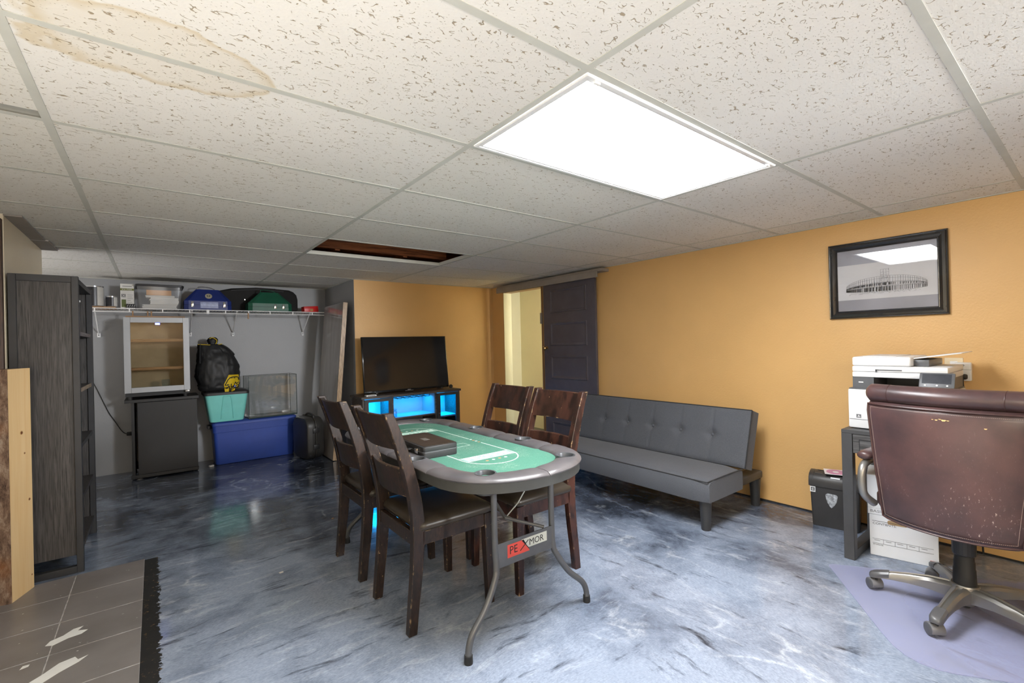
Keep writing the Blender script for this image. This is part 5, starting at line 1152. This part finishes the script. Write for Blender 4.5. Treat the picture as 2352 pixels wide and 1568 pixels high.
# storage boxes under the desk
ang = math.radians(-90 + 13)
def carton(label, loc, w_, d_, h, rz):
    t = thing('storage_box', label, 'box', loc, rz, 'white storage boxes under the desk')
    obj('body', box(BM(), 0, w_, 0, d_, 0, h, .002, 1), 'card', t); return t
t = carton('white storage box with contents panel, on the floor', (2.251, -.016, 0), .290, .36, .232, ang)
e = -.0004
obj('hand_hole', prism(BM(), rrect(.08, .165, .187, .210, .008), -.0006, .0005, 'Y'), 'tanhole', t, smooth=False)
text('lettering', 'CONTENTS:', .017, (.014, e, .176), (1, 0, 0), (0, 0, 1), 'ink', t, 1.12, .0002); text('lettering', 'STORAGE', .009, (.014, e, .060), (1, 0, 0), (0, 0, 1), 'ink', t, 1.15, .0002)
for z, th_ in ((.195, .002), (.095, .0013), (.070, .0013)): bxo('ruled_line', (.012, .27, e - .0003, e, z, z + th_), 'ink', t, smooth=False)
for k in range(4): bxo('ruled_line', (.06 + k * .05, .0612 + k * .05, e - .0003, e, .070, .095), 'ink', t, smooth=False)
for k in range(5): bxo('ruled_line', (.020 + k * .05, .045 + k * .05, e - .0003, e, .086, .0885), 'greyink', t, smooth=False)
bxo('red_mark', (.255, .275, e - .0003, e, .028, .034), 'redlogo', t, smooth=False)
t = carton('white lidded storage box stacked on the lower box', (2.247, -.010, .2325), .30, .37, .222, ang)
text('lettering', 'BASIC', .021, (.010, e, .012), (1, 0, 0), (0, 0, 1), 'greyink', t, 1.2, .0002); bxo('ruled_line', (.0, .30, e - .0003, e, .036, .0366), 'greyink', t, smooth=False)

# clear chair mat
a, b = V((-.813, -.582)), V((.582, -.813)); K1 = V((1.936, .096))
def K(u, v): q = K1 + a * u + b * v; return (q.x, q.y)
mpts = [K(0, .03), K(.004, .012), K(.012, .004), K(.03, 0), K(.62, 0), K(.70, .004), K(.76, .02), K(.80, .05), K(.825, .09), K(.835, .15), K(.835, .85), K(0, .85)]
o = obj('chair_mat', prism(BM(), mpts, .0008, .0035, bev=.0008), 'vinyl', None, smooth=False); tag(o, 'translucent lavender floor mat under the leather chair', 'mat')
# small litter
def bit(x, y, sx, sy, h, rz, label, mat='debris'):
    o = thing('litter', label, 'litter', (x, y, .0003), rz, 'litter on the floor')
    obj('scrap', box(BM(), -sx, sx, -sy, sy, 0, h, .0005, 1), mat, o)
bit(.05, 2.62, .008, .006, .004, .5, 'tan crumb on dark floor left of the card table', 'rawwood'); bit(-.42, 1.98, .010, .006, .004, .2, 'pale crumb on marbled floor before the left chairs', 'carton')

# ------------------------------------------------------------------ leather office chair (local: faces +x)
t = thing('office_chair', 'oxblood leather swivel chair with pewter star base', 'chair', (1.872, -.459, .0038), math.radians(-5))
r0 = math.radians(5)
for k in range(5):
    an = math.radians(100.2 + 72 * k) + r0; ca, sa = math.cos(an), math.sin(an)
    bm = BM(); rings = []
    for r, w_, zt, zb in ((.028, .034, .128, .062), (.06, .031, .130, .070), (.12, .026, .128, .078), (.19, .022, .118, .078), (.25, .021, .106, .074), (.295, .022, .094, .068), (.322, .021, .084, .062), (.333, .014, .076, .064)):
        ring = []
        for s, z in ((-1, zb), (-1, zt - .014), (-.62, zt - .002), (-.28, zt), (-.16, zt - .006), (.16, zt - .006), (.28, zt), (.62, zt - .002), (1, zt - .014), (1, zb)):
            y = s * w_; ring.append((r * ca - y * sa, r * sa + y * ca, z))
        rings.append(ring)
    lg = obj('base_arm', loft(bm, rings), 'pewter', t, ang=35)
    rings = []
    for r, w_, zt, zb in ((.262, .0225, .1045, .080), (.29, .0235, .0975, .073), (.318, .023, .089, .064), (.332, .018, .082, .062), (.338, .010, .076, .064)):
        rings.append([(r * ca - s * w_ * sa, r * sa + s * w_ * ca, z) for s, z in ((-1, zb), (-1, zt - .008), (-.7, zt), (.7, zt), (1, zt - .008), (1, zb))])
    obj('end_cap', loft(BM(), rings), 'pewterdark', lg, ang=40)
    cx, cy = .311 * ca, .311 * sa
    cs = obj('caster', lathe(BM(), [(0, .04), (.006, .04), (.006, .068), (0, .068)], (cx, cy, 0), 10, cap=False), 'rubber', t)
    sw = math.radians((-33, -40, 25, 70, 10)[k]); dx, dy = math.cos(sw), math.sin(sw)
    for s in (-1, 1):
        wbm = lathe(BM(), [(0, -.010), (.019, -.010), (.024, -.007), (.025, 0), (.024, .007), (.019, .010), (0, .010)], (0, 0, 0), 20, 'X', cap=False)
        q = obj('wheel', wbm, 'pewterdark', cs, (cx + dx * s * .0195 - dy * .012, cy + dy * s * .0195 + dx * .012, .0252)); q.rotation_euler = (0, 0, sw)
    hb = prism(BM(), [(.027 * math.cos(a_), .027 * math.sin(a_)) for a_ in [-.45 + (PI + .9) * i / 14 for i in range(15)]], -.0265, .0265, 'X', .004)
    q = obj('hood', hb, 'casterhood', cs, (cx - dy * .012, cy + dx * .012, .0262)); q.rotation_euler = (0, 0, sw)
obj('hub', lathe(BM(), [(0, .045), (.03, .045), (.034, .06), (.048, .075), (.050, .128), (.046, .134), (0, .134)], (0, 0, 0), 28, cap=False), 'pewter', t)
obj('hub_stub', lathe(BM(), [(0, .03), (.016, .03), (.016, .06), (0, .06)], (0, 0, 0), 16, cap=False), 'rubber', t)
obj('column_cover', lathe(BM(), [(0, .13), (.040, .13), (.038, .20), (.036, .204), (.036, .232), (.034, .236), (.033, .27), (0, .27)], (0, 0, 0), 28, cap=False), 'rubber', t)
bm = BM(); rings = []
for z, r in ((.262, .036), (.266, .039), (.325, .040), (.33, .036)): rings.append([((r + (.0012 if i % 2 else 0)) * math.cos(2 * PI * i / 40), (r + (.0012 if i % 2 else 0)) * math.sin(2 * PI * i / 40), z) for i in range(40)])
obj('column_collar', loft(bm, rings), 'darkplastic', t, ang=20)
pf = [(0, .325)]
for k in range(8): pf += [(.033, .328 + k * .010), (.036, .332 + k * .010)]
obj('bellows', lathe(BM(), pf + [(.03, .412), (0, .412)], (0, 0, 0), 28, cap=False), 'rubber', t)
obj('mechanism', box(BM(), -.13, .12, -.09, .09, .400, .432, .006), 'rubber', t)
bm = BM(); rings = []
for z, i in ((.428, .03), (.435, .01), (.46, 0), (.50, 0), (.525, .012), (.538, .04), (.542, .09)): rings.append([(x, y, z) for x, y in rrect(-.21 + i, .29 - i, -.265 + i, .265 - i, .07)])
obj('seat_cushion', loft(bm, rings), 'oxblood', t, ang=60)
# back: stacked rounded sections, slightly wider at the top, curved to the sitter
def bsec(z): 
    f = (z - .40) / .62
    hw = .228 + .052 * min(1, f * 1.25) - .006 * max(0, f - .8) * 5
    xr = -.285 - .012 * math.sin(f * PI) + .010 * f        # rear face
    return hw, xr
bm = BM(); rings = []
for z, ins, dsh in ((.392, .045, .055), (.394, .022, .035), (.404, .006, .012), (.44, 0, 0), (.52, 0, 0), (.58, 0, 0), (.65, 0, 0), (.72, 0, 0), (.79, 0, 0), (.86, 0, 0), (.90, 0, 0), (.925, .002, .004), (.938, .010, .014)):
    hw, xr = bsec(z); th_ = .115; ring = []
    for i in range(64):
        a_ = 2 * PI * i / 64; cc, ss = math.cos(a_), math.sin(a_); e_ = .34
        yy = (hw - ins) * math.copysign(abs(ss) ** e_, ss); xx = math.copysign(abs(cc) ** .45, cc)
        bow = .055 * (yy / hw) ** 2
        xc = xr + th_ / 2; x = xc + xx * (th_ / 2 - dsh) + bow
        ring.append((x, yy, z + .010 * (yy / .25) ** 2 * (z < .6)))
    rings.append(ring)
obj('backrest', loft(bm, rings), 'oxblood', t, ang=60)
bm = BM(); rings = []
for i in range(33):
    u = -1 + 2 * i / 32; y = u * .279; R = .046 - (.018 if abs(u) == 1 else 0); R2 = R * .92
    for sy in (-.185, .185):
        if abs(y - sy) < .006: R -= .002
    bow = .055 * u * u
    rings.append([(-.232 + bow + math.cos(2 * PI * k / 20) * R * 1.15, y, .975 + math.sin(2 * PI * k / 20) * R2) for k in range(20)])
obj('top_roll', loft(bm, rings), 'oxblood', t, ang=70)
def backpt(y, z, off):
    hw, xr = bsec(z); tt = min(1, abs(y) / hw); s_ = tt ** (1 / .34); cc = math.sqrt(max(0, 1 - s_ * s_)) ** .45
    return (xr + .0575 - cc * .0575 + .055 * (y / hw) ** 2 - off, y, z + .010 * (y / .25) ** 2 * (z < .6))
def loopz(ins, zt, zb, off):
    out = []
    top = [(-(bsec(zt)[0] - ins) + 2 * (bsec(zt)[0] - ins) * i / 20, zt) for i in range(21)]
    sideR = [(bsec(zt + (zb - zt) * i / 16)[0] - ins, zt + (zb - zt) * i / 16) for i in range(1, 17)]
    bot = [((bsec(zb)[0] - ins) * (1 - 2 * i / 20), zb) for i in range(1, 21)]
    sideL = [(-(bsec(zb + (zt - zb) * i / 16)[0] - ins), zb + (zt - zb) * i / 16) for i in range(1, 16)]
    return [backpt(y, z, off) for y, z in top + sideR + bot + sideL]
L0 = loopz(.010, .928, .410, .001); obj('piping', tube(BM(), L0 + [L0[0]], .0042, 8), 'piping', t)
bm = BM(); L1 = loopz(.024, .914, .424, .0006); L1 = [V(p) for p in L1] + [V(L1[0])]; acc = 0
for p, q in zip(L1, L1[1:]):
    d_ = (q - p).length; m_ = max(1, int(d_ / .0048))
    for k in range(m_):
        u0, u1 = p.lerp(q, k / m_), p.lerp(q, (k + .6) / m_); tube(bm, [u0, u1], .0008, 4)
o = obj('stitching', bm, 'thread', t); o['kind'] = 'stuff'
for y, z, w2, h2 in ((-.015, .889, .007, .0045), (-.028, .8895, .004, .002), (.008, .8885, .004, .003), (.02, .890, .003, .0015), (-.003, .893, .004, .002), (-.135, .870, .004, .003)):
    obj('worn_spot', loft(BM(), [[backpt(y + w2 * math.cos(q) * (1 + .3 * math.sin(3 * q)), z + h2 * math.sin(q) * (1 + .35 * math.cos(2 * q)), o_) for q in [2 * PI * i / 14 for i in range(14)]] for o_ in (.0004, .0008)]), 'wornspot', t, smooth=False)
for sy in (-.185, .185):
    obj('roll_seam', tube(BM(), [(-.232 + .055 * (sy / .279) ** 2 + math.cos(a_) * .0525, sy, .975 + math.sin(a_) * .042) for a_ in [math.radians(60 + 10 * k) for k in range(20)]], .0016, 6), 'piping', t)
for s in (-1, 1):
    ya = s * .290
    obj('armrest_frame', tube(BM(), smooth_path([(-.19, s * .262, .455), (-.235, s * .285, .50), (-.245, ya, .57), (-.225, ya, .63), (-.15, ya, .645), (.05, ya, .64), (.16, ya, .60), (.18, s * .29, .52), (.14, s * .268, .45)], 6), .017, 10), 'pewter', t)
    bm = BM(); rings = []
    for x, k_ in ((-.225, .5), (-.215, .85), (-.18, 1), (-.05, 1), (.08, 1), (.13, .85), (.142, .5)): rings.append([(x, ya + k_ * .034 * math.cos(2 * PI * q / 16), .678 + k_ * .022 * math.sin(2 * PI * q / 16)) for q in range(16)])
    obj('arm_pad', loft(bm, rings), 'oxblood', t, ang=60)
for o in [o for o in bpy.data.objects if o.type == 'MESH' and not o.data.materials]: o.data.materials.append(M['rubber'])
